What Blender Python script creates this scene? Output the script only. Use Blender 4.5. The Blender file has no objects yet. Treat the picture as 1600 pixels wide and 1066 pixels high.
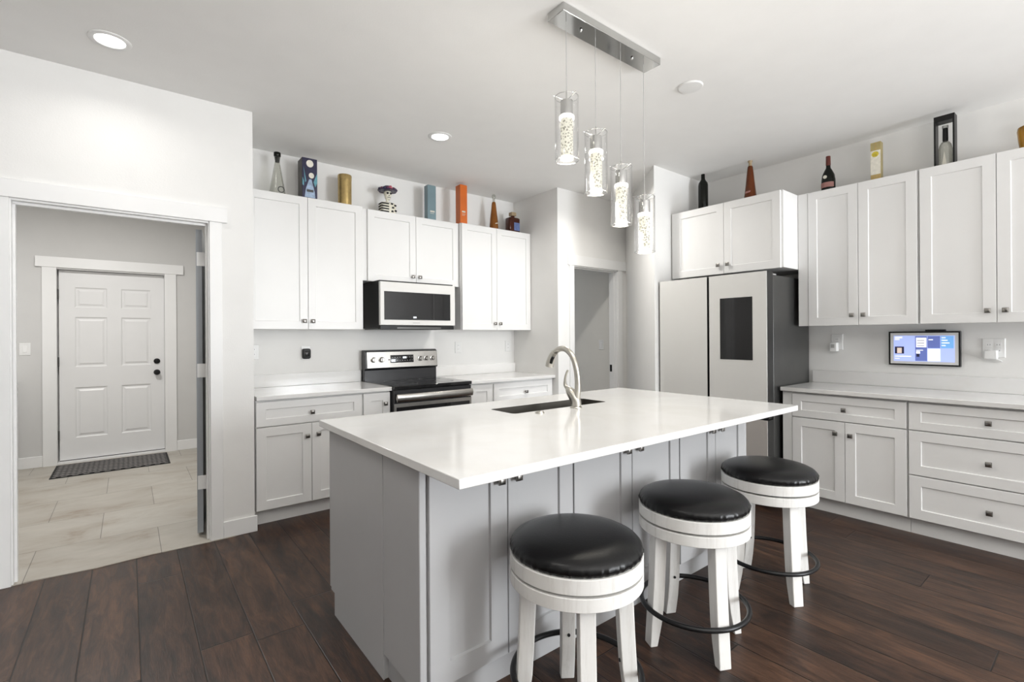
import bpy, math, random
from mathutils import Matrix, Vector
random.seed(7)
PI = math.pi
scene = bpy.context.scene
COL = scene.collection

# ------------------------------------------------------------------ camera
cam_d = bpy.data.cameras.new('camera')
cam = bpy.data.objects.new('camera', cam_d)
COL.objects.link(cam)
cam_d.sensor_width = 36.0
cam_d.lens = 761.11 / 1600.0 * 36.0
cam_d.shift_y = -(533.0 - 525.77) / 1600.0
cam_d.clip_start = 0.02
cam.matrix_world = (Matrix.Translation((0, 0, 1.3187)) @ Matrix.Rotation(-0.6674, 4, 'Z')
                    @ Matrix.Rotation(PI / 2 + 0.0003, 4, 'X') @ Matrix.Rotation(-0.0065, 4, 'Z'))
scene.camera = cam

# ------------------------------------------------------------------ view, world, daylight
scene.view_settings.view_transform = 'Standard'
scene.view_settings.look = 'None'
scene.view_settings.exposure = -0.13
scene.view_settings.gamma = 1.0
scene.view_settings.use_curve_mapping = False

world = bpy.data.worlds.new('world')
scene.world = world
world.use_nodes = True
wbg = world.node_tree.nodes['Background']
wbg.inputs['Color'].default_value = (0.86, 0.92, 1.0, 1)
wbg.inputs['Strength'].default_value = 1.0


def area(name, loc, rot, sx, sy, power, color=(1, 1, 1), shape='RECTANGLE', spread=PI):
    d = bpy.data.lights.new(name, 'AREA')
    d.shape = shape
    d.size = sx
    d.size_y = sy
    d.energy = power
    d.color = color
    d.spread = spread
    o = bpy.data.objects.new(name, d)
    o.location = loc
    o.rotation_euler = rot
    COL.objects.link(o)
    return o


# daylight entering through the glazed openings behind and to the left of the viewpoint
area('daylight_south', (3.75, -4.98, 1.25), (PI / 2, 0, 0.12), 1.5, 2.2, 315, (0.93, 0.965, 1.0))
# upward panel added to brighten the ceiling, standing in for a bounced flash
area('bounce_fill', (0.1, -2.1, 1.1), (PI, 0, 0), 4.0, 3.0, 262, (1.0, 0.985, 0.96))


# ------------------------------------------------------------------ materials
def new_mat(name):
    m = bpy.data.materials.new(name)
    m.use_nodes = True
    nt = m.node_tree
    return m, nt, nt.nodes['Principled BSDF']


def N(nt, t, **kw):
    n = nt.nodes.new(t)
    for k, v in kw.items():
        setattr(n, k, v)
    return n


def L(nt, a, b):
    nt.links.new(a, b)


def math_node(nt, op, a, b=None, c=None):
    n = N(nt, 'ShaderNodeMath', operation=op)
    for i, v in enumerate((a, b, c)):
        if v is None:
            continue
        if isinstance(v, (int, float)):
            n.inputs[i].default_value = v
        else:
            L(nt, v, n.inputs[i])
    return n.outputs[0]


def ramp(nt, fac, stops):
    r = N(nt, 'ShaderNodeValToRGB')
    el = r.color_ramp.elements
    while len(el) < len(stops):
        el.new(0.5)
    for e, (p, c) in zip(el, stops):
        e.position = p
        e.color = (*c, 1)
    L(nt, fac, r.inputs[0])
    return r.outputs[0]


def plain(name, color, rough=0.5, metal=0.0, var=0.03, scale=6.0, bump=0.0, bscale=80.0, spec=0.5, coat=0.0):
    """Principled surface with a little procedural mottling and optional grain."""
    m, nt, p = new_mat(name)
    tc = N(nt, 'ShaderNodeTexCoord')
    nz = N(nt, 'ShaderNodeTexNoise')
    nz.inputs['Scale'].default_value = scale
    nz.inputs['Detail'].default_value = 3
    L(nt, tc.outputs['Object'], nz.inputs['Vector'])
    lo = tuple(max(0, c * (1 - var)) for c in color)
    hi = tuple(min(1, c * (1 + var)) for c in color)
    L(nt, ramp(nt, nz.outputs['Fac'], [(0.3, lo), (0.7, hi)]), p.inputs['Base Color'])
    p.inputs['Roughness'].default_value = rough
    p.inputs['Metallic'].default_value = metal
    p.inputs['Specular IOR Level'].default_value = spec
    p.inputs['Coat Weight'].default_value = coat
    if bump:
        n2 = N(nt, 'ShaderNodeTexNoise')
        n2.inputs['Scale'].default_value = bscale
        n2.inputs['Detail'].default_value = 4
        L(nt, tc.outputs['Object'], n2.inputs['Vector'])
        b = N(nt, 'ShaderNodeBump')
        b.inputs['Strength'].default_value = bump
        b.inputs['Distance'].default_value = 0.01
        L(nt, n2.outputs['Fac'], b.inputs['Height'])
        L(nt, b.outputs[0], p.inputs['Normal'])
    return m


def emit(name, color, strength):
    m, nt, p = new_mat(name)
    p.inputs['Base Color'].default_value = (*color, 1)
    p.inputs['Emission Color'].default_value = (*color, 1)
    p.inputs['Emission Strength'].default_value = strength
    p.inputs['Roughness'].default_value = 0.3
    return m


def thin_glass(name, tint=(1, 1, 1), edge=0.55, base=0.04):
    m, nt, p = new_mat(name)
    out = nt.nodes['Material Output']
    tr = N(nt, 'ShaderNodeBsdfTransparent')
    tr.inputs[0].default_value = (*tint, 1)
    gl = N(nt, 'ShaderNodeBsdfGlossy')
    gl.inputs['Roughness'].default_value = 0.03
    lw = N(nt, 'ShaderNodeLayerWeight')
    lw.inputs['Blend'].default_value = 0.25
    f = math_node(nt, 'MULTIPLY_ADD', lw.outputs['Facing'], edge, base)
    mx = N(nt, 'ShaderNodeMixShader')
    L(nt, f, mx.inputs[0])
    L(nt, tr.outputs[0], mx.inputs[1])
    L(nt, gl.outputs[0], mx.inputs[2])
    L(nt, mx.outputs[0], out.inputs['Surface'])
    nt.nodes.remove(p)
    return m


def liquid_glass(name, color, trans=0.55, rough=0.06):
    m = plain(name, color, rough, var=0.1, scale=9)
    p = m.node_tree.nodes['Principled BSDF']
    p.inputs['Transmission Weight'].default_value = trans
    p.inputs['IOR'].default_value = 1.4
    return m


def wood_floor():
    m, nt, p = new_mat('dark_plank_floor')
    tc = N(nt, 'ShaderNodeTexCoord')
    sp = N(nt, 'ShaderNodeSeparateXYZ')
    L(nt, tc.outputs['Object'], sp.inputs[0])
    u = math_node(nt, 'DIVIDE', math_node(nt, 'SUBTRACT', sp.outputs[0], 0.434), 0.2)
    row = math_node(nt, 'FLOOR', u)
    wn = N(nt, 'ShaderNodeTexWhiteNoise', noise_dimensions='1D')
    L(nt, row, wn.inputs['W'])
    v = math_node(nt, 'ADD', math_node(nt, 'DIVIDE', sp.outputs[1], 1.35), math_node(nt, 'MULTIPLY', wn.outputs['Value'], 7.3))
    colid = math_node(nt, 'FLOOR', v)
    cmb = N(nt, 'ShaderNodeCombineXYZ')
    L(nt, row, cmb.inputs[0])
    L(nt, colid, cmb.inputs[1])
    wn2 = N(nt, 'ShaderNodeTexWhiteNoise', noise_dimensions='3D')
    L(nt, cmb.outputs[0], wn2.inputs['Vector'])
    pid = wn2.outputs['Value']
    # stretched grain, shifted per plank
    gx = math_node(nt, 'ADD', math_node(nt, 'MULTIPLY', sp.outputs[0], 9.0), math_node(nt, 'MULTIPLY', pid, 37.0))
    gv = N(nt, 'ShaderNodeCombineXYZ')
    L(nt, gx, gv.inputs[0])
    L(nt, math_node(nt, 'MULTIPLY', sp.outputs[1], 1.6), gv.inputs[1])
    L(nt, math_node(nt, 'MULTIPLY', pid, 11.0), gv.inputs[2])
    g1 = N(nt, 'ShaderNodeTexNoise')
    g1.inputs['Scale'].default_value = 2.2
    g1.inputs['Detail'].default_value = 7
    g1.inputs['Roughness'].default_value = 0.62
    g1.inputs['Distortion'].default_value = 1.1
    L(nt, gv.outputs[0], g1.inputs['Vector'])
    g2 = N(nt, 'ShaderNodeTexNoise')
    g2.inputs['Scale'].default_value = 0.9
    g2.inputs['Detail'].default_value = 3
    L(nt, gv.outputs[0], g2.inputs['Vector'])
    tone = math_node(nt, 'ADD', math_node(nt, 'MULTIPLY', g1.outputs['Fac'], 0.72),
                     math_node(nt, 'ADD', math_node(nt, 'MULTIPLY', g2.outputs['Fac'], 0.26), math_node(nt, 'MULTIPLY', pid, 0.11)))
    fx = N(nt, 'ShaderNodeCombineXYZ')
    L(nt, math_node(nt, 'MULTIPLY', sp.outputs[0], 60.0), fx.inputs[0])
    L(nt, math_node(nt, 'MULTIPLY', sp.outputs[1], 5.0), fx.inputs[1])
    L(nt, math_node(nt, 'MULTIPLY', pid, 9.0), fx.inputs[2])
    g3 = N(nt, 'ShaderNodeTexNoise')
    g3.inputs['Scale'].default_value = 1.5
    g3.inputs['Detail'].default_value = 5
    g3.inputs['Roughness'].default_value = 0.7
    g3.inputs['Distortion'].default_value = 1.5
    L(nt, fx.outputs[0], g3.inputs['Vector'])
    tone = math_node(nt, 'ADD', tone, math_node(nt, 'MULTIPLY', math_node(nt, 'SUBTRACT', g3.outputs['Fac'], 0.5), 0.42))
    base = ramp(nt, tone, [(0.34, (0.009, 0.0055, 0.0045)), (0.47, (0.027, 0.0138, 0.0095)),
                           (0.58, (0.054, 0.027, 0.0165)), (0.74, (0.108, 0.054, 0.031))])
    fu = math_node(nt, 'FRACT', u)
    fv = math_node(nt, 'FRACT', v)
    du = math_node(nt, 'MULTIPLY', math_node(nt, 'MINIMUM', fu, math_node(nt, 'SUBTRACT', 1.0, fu)), 0.2)
    dv = math_node(nt, 'MULTIPLY', math_node(nt, 'MINIMUM', fv, math_node(nt, 'SUBTRACT', 1.0, fv)), 1.35)
    dist = math_node(nt, 'MINIMUM', du, dv)
    gap = N(nt, 'ShaderNodeMapRange', interpolation_type='SMOOTHSTEP')
    gap.inputs['From Min'].default_value = 0.0008
    gap.inputs['From Max'].default_value = 0.004
    L(nt, dist, gap.inputs['Value'])
    mix = N(nt, 'ShaderNodeMix', data_type='RGBA')
    L(nt, gap.outputs[0], mix.inputs['Factor'])
    mix.inputs['A'].default_value = (0.006, 0.004, 0.003, 1)
    L(nt, base, mix.inputs['B'])
    L(nt, mix.outputs['Result'], p.inputs['Base Color'])
    L(nt, math_node(nt, 'MULTIPLY_ADD', g3.outputs['Fac'], 0.25, 0.24), p.inputs['Roughness'])
    p.inputs['Specular IOR Level'].default_value = 0.32
    b = N(nt, 'ShaderNodeBump')
    b.inputs['Strength'].default_value = 0.35
    b.inputs['Distance'].default_value = 0.004
    L(nt, math_node(nt, 'ADD', gap.outputs[0], math_node(nt, 'MULTIPLY', g3.outputs['Fac'], 0.5)), b.inputs['Height'])
    L(nt, b.outputs[0], p.inputs['Normal'])
    return m


def tile_floor():
    m, nt, p = new_mat('stone_tile_floor')
    tc = N(nt, 'ShaderNodeTexCoord')
    mp = N(nt, 'ShaderNodeMapping')
    mp.inputs['Location'].default_value = (0.15, -3.875 + 0.61 * 20, 0)
    L(nt, tc.outputs['Object'], mp.inputs[0])
    br = N(nt, 'ShaderNodeTexBrick', offset=0.5, offset_frequency=2)
    br.inputs['Scale'].default_value = 1.0
    br.inputs['Brick Width'].default_value = 0.612
    br.inputs['Row Height'].default_value = 0.597
    br.inputs['Mortar Size'].default_value = 0.0022
    br.inputs['Mortar Smooth'].default_value = 0.3
    br.inputs['Bias'].default_value = 0.0
    br.inputs['Color1'].default_value = (0.39, 0.368, 0.335, 1)
    br.inputs['Color2'].default_value = (0.44, 0.422, 0.39, 1)
    br.inputs['Mortar'].default_value = (0.17, 0.16, 0.145, 1)
    L(nt, mp.outputs[0], br.inputs['Vector'])
    mp2 = N(nt, 'ShaderNodeMapping')
    mp2.inputs['Scale'].default_value = (1.0, 1.8, 1)
    L(nt, tc.outputs['Object'], mp2.inputs[0])
    nz = N(nt, 'ShaderNodeTexNoise')
    nz.inputs['Scale'].default_value = 2.2
    nz.inputs['Detail'].default_value = 8
    nz.inputs['Roughness'].default_value = 0.65
    nz.inputs['Distortion'].default_value = 0.5
    L(nt, mp2.outputs[0], nz.inputs['Vector'])
    c = ramp(nt, nz.outputs['Fac'], [(0.28, (0.70, 0.60, 0.51)), (0.42, (0.95, 0.91, 0.86)), (0.55, (1.04, 1.03, 1.0)), (0.72, (1.16, 1.14, 1.1))])
    mx = N(nt, 'ShaderNodeMix', data_type='RGBA', blend_type='MULTIPLY')
    mx.inputs['Factor'].default_value = 1.0
    L(nt, br.outputs['Color'], mx.inputs['A'])
    L(nt, c, mx.inputs['B'])
    L(nt, mx.outputs['Result'], p.inputs['Base Color'])
    p.inputs['Roughness'].default_value = 0.5
    b = N(nt, 'ShaderNodeBump')
    b.inputs['Strength'].default_value = 0.25
    b.inputs['Distance'].default_value = 0.004
    b.invert = True
    L(nt, br.outputs['Fac'], b.inputs['Height'])
    L(nt, b.outputs[0], p.inputs['Normal'])
    return m


def quartz():
    m, nt, p = new_mat('white_quartz')
    tc = N(nt, 'ShaderNodeTexCoord')
    nz = N(nt, 'ShaderNodeTexNoise')
    nz.inputs['Scale'].default_value = 2.4
    nz.inputs['Detail'].default_value = 7
    nz.inputs['Distortion'].default_value = 1.6
    L(nt, tc.outputs['Object'], nz.inputs['Vector'])
    L(nt, ramp(nt, nz.outputs['Fac'], [(0.35, (0.735, 0.725, 0.71)), (0.5, (0.755, 0.75, 0.74)), (0.65, (0.77, 0.767, 0.76))]),
      p.inputs['Base Color'])
    p.inputs['Roughness'].default_value = 0.13
    p.inputs['Specular IOR Level'].default_value = 0.5
    return m


def weathered_white():
    m, nt, p = new_mat('whitewashed_wood')
    tc = N(nt, 'ShaderNodeTexCoord')
    mp = N(nt, 'ShaderNodeMapping')
    mp.inputs['Scale'].default_value = (34, 34, 3.0)
    L(nt, tc.outputs['Object'], mp.inputs[0])
    nz = N(nt, 'ShaderNodeTexNoise')
    nz.inputs['Scale'].default_value = 1.6
    nz.inputs['Detail'].default_value = 6
    nz.inputs['Roughness'].default_value = 0.7
    L(nt, mp.outputs[0], nz.inputs['Vector'])
    L(nt, ramp(nt, nz.outputs['Fac'], [(0.2, (0.40, 0.38, 0.345)), (0.33, (0.70, 0.685, 0.655)), (0.50, (0.79, 0.78, 0.755))]),
      p.inputs['Base Color'])
    p.inputs['Roughness'].default_value = 0.6
    b = N(nt, 'ShaderNodeBump')
    b.inputs['Strength'].default_value = 0.15
    b.inputs['Distance'].default_value = 0.003
    L(nt, nz.outputs['Fac'], b.inputs['Height'])
    L(nt, b.outputs[0], p.inputs['Normal'])
    return m


def bubble_crystal():
    m, nt, p = new_mat('lit_bubble_crystal')
    tc = N(nt, 'ShaderNodeTexCoord')
    vo = N(nt, 'ShaderNodeTexVoronoi', feature='F1')
    vo.inputs['Scale'].default_value = 95
    L(nt, tc.outputs['Object'], vo.inputs['Vector'])
    vo2 = N(nt, 'ShaderNodeTexVoronoi', feature='F1')
    vo2.inputs['Scale'].default_value = 170
    L(nt, tc.outputs['Object'], vo2.inputs['Vector'])
    f = math_node(nt, 'MULTIPLY', vo.outputs['Distance'], math_node(nt, 'ADD', vo2.outputs['Distance'], 0.55))
    col = ramp(nt, f, [(0.20, (0.06, 0.05, 0.03)), (0.33, (0.36, 0.33, 0.22)), (0.50, (0.90, 0.87, 0.73))])
    p.inputs['Base Color'].default_value = (0.12, 0.115, 0.10, 1)
    L(nt, col, p.inputs['Emission Color'])
    p.inputs['Emission Strength'].default_value = 0.95
    p.inputs['Roughness'].default_value = 0.15
    b = N(nt, 'ShaderNodeBump')
    b.inputs['Strength'].default_value = 0.5
    b.inputs['Distance'].default_value = 0.003
    L(nt, vo.outputs['Distance'], b.inputs['Height'])
    L(nt, b.outputs[0], p.inputs['Normal'])
    return m


def mat_pattern():
    m, nt, p = new_mat('lattice_doormat')
    tc = N(nt, 'ShaderNodeTexCoord')
    sp = N(nt, 'ShaderNodeSeparateXYZ')
    L(nt, tc.outputs['Object'], sp.inputs[0])
    k = PI / 0.08
    a = math_node(nt, 'MULTIPLY', math_node(nt, 'ADD', sp.outputs[0], sp.outputs[1]), k)
    b2 = math_node(nt, 'MULTIPLY', math_node(nt, 'SUBTRACT', sp.outputs[0], sp.outputs[1]), k)
    lo = math_node(nt, 'MINIMUM', math_node(nt, 'ABSOLUTE', math_node(nt, 'SINE', a)), math_node(nt, 'ABSOLUTE', math_node(nt, 'SINE', b2)))
    nz = N(nt, 'ShaderNodeTexNoise')
    nz.inputs['Scale'].default_value = 26
    L(nt, tc.outputs['Object'], nz.inputs['Vector'])
    hole = math_node(nt, 'GREATER_THAN', math_node(nt, 'ADD', lo, math_node(nt, 'MULTIPLY', nz.outputs['Fac'], 0.35)), 0.70)
    mx = N(nt, 'ShaderNodeMix', data_type='RGBA')
    L(nt, hole, mx.inputs['Factor'])
    mx.inputs['A'].default_value = (0.19, 0.18, 0.175, 1)
    mx.inputs['B'].default_value = (0.006, 0.006, 0.006, 1)
    L(nt, mx.outputs['Result'], p.inputs['Base Color'])
    p.inputs['Roughness'].default_value = 0.9
    b = N(nt, 'ShaderNodeBump')
    b.inputs['Distance'].default_value = 0.004
    b.invert = True
    L(nt, hole, b.inputs['Height'])
    L(nt, b.outputs[0], p.inputs['Normal'])
    return m


M = {}
M['wall'] = plain('wall_paint', (0.80, 0.795, 0.78), 0.75, var=0.012, bump=0.06, bscale=140)
M['grey_wall'] = plain('laundry_wall_paint', (0.62, 0.615, 0.605), 0.75, var=0.012, bump=0.05, bscale=140)
M['pantry_wall'] = plain('pantry_wall_paint', (0.80, 0.78, 0.735), 0.75, var=0.012, bump=0.05, bscale=140)
M['ceiling'] = plain('ceiling_paint', (0.87, 0.865, 0.85), 0.85, var=0.01, bump=0.05, bscale=120)
M['trim'] = plain('trim_paint', (0.84, 0.84, 0.835), 0.35, var=0.01)
M['cab'] = plain('white_cabinet_paint', (0.795, 0.793, 0.785), 0.38, var=0.008)
M['island'] = plain('light_grey_cabinet_paint', (0.44, 0.44, 0.445), 0.42, var=0.012)
M['quartz'] = quartz()
M['floor'] = wood_floor()
M['tile'] = tile_floor()
M['steel'] = plain('brushed_stainless', (0.46, 0.445, 0.42), 0.25, 1.0, var=0.06, scale=14)
M['nickel'] = plain('brushed_nickel', (0.56, 0.54, 0.49), 0.3, 1.0, var=0.04)
M['sinksteel'] = plain('sink_steel', (0.13, 0.122, 0.108), 0.5, 1.0, var=0.06)
M['chrome'] = plain('chrome', (0.55, 0.55, 0.54), 0.08, 1.0, var=0.02)
M['pewter'] = plain('pewter_knob', (0.26, 0.25, 0.235), 0.28, 1.0, var=0.08)
M['black'] = plain('black_plastic', (0.008, 0.008, 0.008), 0.38, var=0.1, spec=0.3)
M['blackglass'] = plain('black_glass', (0.010, 0.010, 0.011), 0.05, var=0.1)
M['ovenenamel'] = plain('black_enamel', (0.016, 0.016, 0.018), 0.25, var=0.1)
M['darksteel'] = plain('charcoal_steel', (0.10, 0.10, 0.097), 0.34, 0.7, var=0.06)
M['doorside'] = plain('dark_door_edge', (0.035, 0.035, 0.034), 0.35, 0.5, var=0.06)
M['fridgeglass'] = plain('white_glass_door', (0.66, 0.655, 0.635), 0.12, var=0.006)
M['taupeglass'] = plain('taupe_glass_door', (0.40, 0.375, 0.355), 0.12, var=0.006)
M['whiteplastic'] = plain('white_plastic', (0.80, 0.80, 0.79), 0.35, var=0.01)
M['mwwhite'] = plain('white_appliance_glass', (0.74, 0.735, 0.715), 0.16, var=0.006)
M['leather'] = plain('black_leather', (0.005, 0.005, 0.0055), 0.31, var=0.15, bump=0.05, bscale=160, spec=0.30)
M['whitewood'] = weathered_white()
M['blackmetal'] = plain('black_metal', (0.014, 0.014, 0.015), 0.35, 0.4, var=0.1)
M['glass'] = thin_glass('clear_glass')
M['rimglass'] = thin_glass('polished_glass_rim', (0.95, 0.95, 0.95), 0.5, 0.45)
M['crystal'] = bubble_crystal()
M['ledcollar'] = emit('led_glow', (1.0, 0.97, 0.88), 2.6)
M['lamp'] = emit('lamp_glow', (1.0, 0.985, 0.95), 6.0)
M['doorblue'] = plain('blue_grey_door_paint', (0.30, 0.32, 0.34), 0.4, var=0.02)
M['doorwhite'] = plain('white_door_paint', (0.80, 0.80, 0.80), 0.35, var=0.008)
M['mat'] = mat_pattern()
M['rubber'] = plain('black_rubber', (0.010, 0.010, 0.010), 0.7, var=0.1)
M['amber'] = liquid_glass('amber_spirit', (0.33, 0.12, 0.02), 0.5)
M['ambered'] = liquid_glass('reddish_amber_spirit', (0.17, 0.04, 0.008), 0.35)
M['honey'] = liquid_glass('golden_spirit', (0.45, 0.24, 0.03), 0.5)
M['brownglass'] = liquid_glass('dark_brown_spirit', (0.085, 0.022, 0.012), 0.3)
M['greenblack'] = plain('dark_bottle_glass', (0.006, 0.007, 0.005), 0.15, var=0.1, spec=0.25)
M['navy'] = plain('navy_card', (0.022, 0.02, 0.055), 0.35, var=0.3, scale=14)
M['charcoal'] = plain('charcoal_card', (0.06, 0.055, 0.05), 0.5, var=0.3, scale=30)
M['paleblue'] = plain('pale_blue_print', (0.33, 0.43, 0.58), 0.4, var=0.2, scale=40)
M['teal'] = plain('teal_print', (0.12, 0.33, 0.40), 0.4, var=0.2, scale=30)
M['cream'] = plain('cream_print', (0.78, 0.75, 0.66), 0.45, var=0.1, scale=40)
M['gold'] = plain('gold_foil_card', (0.52, 0.38, 0.16), 0.32, 0.75, var=0.14, scale=30)
M['goldpaint'] = plain('muted_gold_print', (0.46, 0.38, 0.17), 0.4, 0.3, var=0.1, scale=30)
M['bluecard'] = plain('grey_blue_card', (0.165, 0.245, 0.275), 0.4, var=0.06)
M['orange'] = plain('orange_card', (0.62, 0.135, 0.014), 0.35, var=0.06)
M['bone'] = plain('bone_ceramic', (0.74, 0.71, 0.60), 0.35, var=0.06, scale=30)
M['plum'] = plain('plum_glaze', (0.10, 0.018, 0.06), 0.3, var=0.5, scale=60)
M['inkblue'] = plain('ink_blue_glaze', (0.02, 0.02, 0.06), 0.3, var=0.4, scale=60)
M['pink'] = plain('pink_glaze', (0.55, 0.12, 0.17), 0.3, var=0.2, scale=60)
M['red'] = plain('dark_red_capsule', (0.12, 0.022, 0.014), 0.35, var=0.2)
M['palelabel'] = plain('pale_label_paper', (0.62, 0.60, 0.52), 0.6, var=0.05)
M['pinklabel'] = plain('dusty_pink_label', (0.36, 0.17, 0.15), 0.5, var=0.1)
M['bluelabel'] = plain('blue_label_paper', (0.11, 0.16, 0.34), 0.5, var=0.2, scale=40)
M['cork'] = plain('tan_stopper', (0.36, 0.27, 0.16), 0.5, var=0.15, scale=40)
M['greymark'] = plain('grey_print', (0.42, 0.42, 0.41), 0.4, var=0.05)
M['darkmark'] = plain('dark_grey_print', (0.06, 0.06, 0.06), 0.4, var=0.05)
M['clearbottle'] = thin_glass('clear_bottle_glass', (0.80, 0.80, 0.76), 0.75, 0.05)
M['matboard'] = plain('pale_grey_mat_board', (0.74, 0.74, 0.73), 0.5, var=0.01)
M['scr_blue'] = emit('screen_periwinkle', (0.38, 0.46, 0.82), 0.8)
M['scr_deep'] = emit('screen_slate_blue', (0.12, 0.16, 0.42), 0.7)
M['scr_sky'] = emit('screen_sky_blue', (0.16, 0.38, 0.72), 0.75)
M['scr_white'] = emit('screen_white', (0.88, 0.89, 0.97), 0.8)
M['scr_dark'] = emit('screen_navy', (0.02, 0.02, 0.06), 0.4)
M['scr_skin'] = emit('screen_cream', (0.75, 0.60, 0.52), 0.6)
M['digit'] = emit('display_digits', (0.85, 0.92, 1.0), 1.4)


# ------------------------------------------------------------------ mesh builder
class MB:
    def __init__(self):
        self.v, self.f, self.mi, self.mats, self.cur = [], [], [], [], 0

    def mat(self, m):
        if m not in self.mats:
            self.mats.append(m)
        self.cur = self.mats.index(m)
        return self

    def add(self, verts, faces):
        o = len(self.v)
        self.v += [tuple(p) for p in verts]
        for f in faces:
            self.f.append(tuple(i + o for i in f))
            self.mi.append(self.cur)
        return self

    def box(self, x0, x1, y0, y1, z0, z1):
        v = [(x0, y0, z0), (x1, y0, z0), (x1, y1, z0), (x0, y1, z0), (x0, y0, z1), (x1, y0, z1), (x1, y1, z1), (x0, y1, z1)]
        f = [(0, 3, 2, 1), (4, 5, 6, 7), (0, 1, 5, 4), (1, 2, 6, 5), (2, 3, 7, 6), (3, 0, 4, 7)]
        return self.add(v, f)

    def prism(self, poly, z0, z1, axis='z'):
        """Extrude a 2-D polygon (counter-clockwise) along an axis."""
        n = len(poly)
        if axis == 'z':
            P = lambda a, b, c: (a, b, c)
        elif axis == 'y':
            P = lambda a, b, c: (a, c, b)
        else:
            P = lambda a, b, c: (c, a, b)
        v = [P(a, b, z0) for a, b in poly] + [P(a, b, z1) for a, b in poly]
        f = [tuple(range(n - 1, -1, -1)), tuple(range(n, 2 * n))]
        f += [(i, (i + 1) % n, n + (i + 1) % n, n + i) for i in range(n)]
        return self.add(v, f)

    def rings(self, rings, cap0=True, cap1=True, closed=True):
        """Loft a list of equal-length rings."""
        n = len(rings[0])
        v = [p for r in rings for p in r]
        f = []
        for k in range(len(rings) - 1):
            for i in range(n if closed else n - 1):
                j = (i + 1) % n
                f.append((k * n + i, k * n + j, (k + 1) * n + j, (k + 1) * n + i))
        if cap0:
            f.append(tuple(range(n - 1, -1, -1)))
        if cap1:
            f.append(tuple((len(rings) - 1) * n + i for i in range(n)))
        return self.add(v, f)

    def lathe(self, prof, c=(0, 0, 0), n=32, axis='z', cap0=True, cap1=True, wob=None):
        R = []
        for r, h in prof:
            ring = []
            for i in range(n):
                a = 2 * PI * i / n
                rr = r if wob is None else r + wob(a, r, h)
                x, y = rr * math.cos(a), rr * math.sin(a)
                if axis == 'z':
                    q = (c[0] + x, c[1] + y, c[2] + h)
                elif axis == 'y':
                    q = (c[0] + y, c[1] + h, c[2] + x)
                else:
                    q = (c[0] + h, c[1] + x, c[2] + y)
                ring.append(q)
            R.append(ring)
        return self.rings(R, cap0, cap1)

    def tube(self, path, rad, n=12, closed=False):
        P = [Vector(p) for p in path]
        m = len(P)
        rad = rad if isinstance(rad, (list, tuple)) else [rad] * m
        R = []
        ref = Vector((0, 0, 1))
        prev = None
        for i, p in enumerate(P):
            if closed:
                t = P[(i + 1) % m] - P[(i - 1) % m]
            else:
                t = P[min(i + 1, m - 1)] - P[max(i - 1, 0)]
            t.normalize()
            if prev is None:
                u = ref if abs(t.dot(ref)) < 0.9 else Vector((1, 0, 0))
                u = (u - t * t.dot(u)).normalized()
            else:
                u = (prev - t * t.dot(prev)).normalized()
            prev = u
            w = t.cross(u)
            R.append([tuple(p + (u * math.cos(2 * PI * k / n) + w * math.sin(2 * PI * k / n)) * rad[i]) for k in range(n)])
        if closed:
            R.append(R[0])
            return self.rings(R, False, False)
        return self.rings(R)

    def build(self, name, mat=None, parent=None, bevel=0.0, smooth=40, seg=2, org=None):
        """Link as one mesh object; vertices are given in the parent's space (or world when top-level)."""
        me = bpy.data.meshes.new(name)
        o3 = org
        if o3 is None:
            o3 = parent['_o'] if parent is not None and '_o' in parent else (0, 0, 0)
        me.from_pydata([(x - o3[0], y - o3[1], z - o3[2]) for x, y, z in self.v], [], self.f)
        if self.mats:
            for mm in self.mats:
                me.materials.append(mm)
            me.polygons.foreach_set('material_index', self.mi)
        else:
            me.materials.append(mat)
        me.update()
        import bmesh
        bm = bmesh.new()
        bm.from_mesh(me)
        bmesh.ops.recalc_face_normals(bm, faces=bm.faces)
        bm.to_mesh(me)
        bm.free()
        o = bpy.data.objects.new(name, me)
        COL.objects.link(o)
        if smooth:
            me.polygons.foreach_set('use_smooth', [True] * len(me.polygons))
            me.set_sharp_from_angle(angle=math.radians(smooth))
        if parent is not None:
            o.parent = parent
            if parent.get('_abs'):
                o['_o'] = tuple(o3)
                o['_abs'] = True
        else:
            o.location = o3
        if bevel:
            b = o.modifiers.new('bevel', 'BEVEL')
            b.width = bevel
            b.segments = seg
            b.limit_method = 'ANGLE'
            b.angle_limit = math.radians(40)
            b.harden_normals = False
        return o


def tag(o, label=None, cat=None, group=None, kind=None):
    if label:
        o['label'] = label
    if cat:
        o['category'] = cat
    if group:
        o['group'] = group
    if kind:
        o['kind'] = kind
    return o


def thing(name, loc, label, cat, group=None, absolute=True):
    """Empty at the thing's base; with absolute=True its parts are modelled in room coordinates."""
    o = bpy.data.objects.new(name, None)
    o.empty_display_size = 0.1
    COL.objects.link(o)
    o.location = loc
    o['_o'] = tuple(loc) if absolute else (0.0, 0.0, 0.0)
    if absolute:
        o['_abs'] = True
    return tag(o, label, cat, group)


def struct(name, mb, mat, label=None, bevel=0.0):
    o = mb.build(name, mat, None, bevel)
    return tag(o, label, None, None, 'structure')


def copy_tree(o, parent=None):
    c = o.copy()
    COL.objects.link(c)
    if parent is not None:
        c.parent = parent
    for ch in list(o.children):
        copy_tree(ch, c)
    return c


# ------------------------------------------------------------------ the room
CZ = 2.866            # ceiling height
YL = 3.711            # wall with the doorway
YA = 4.414            # range wall
XB = 4.628            # right-hand wall
XC = 3.510            # return beside the range-wall cabinets
YR = 3.679            # pantry wall
YS = 2.669            # end wall beside the fridge

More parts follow.
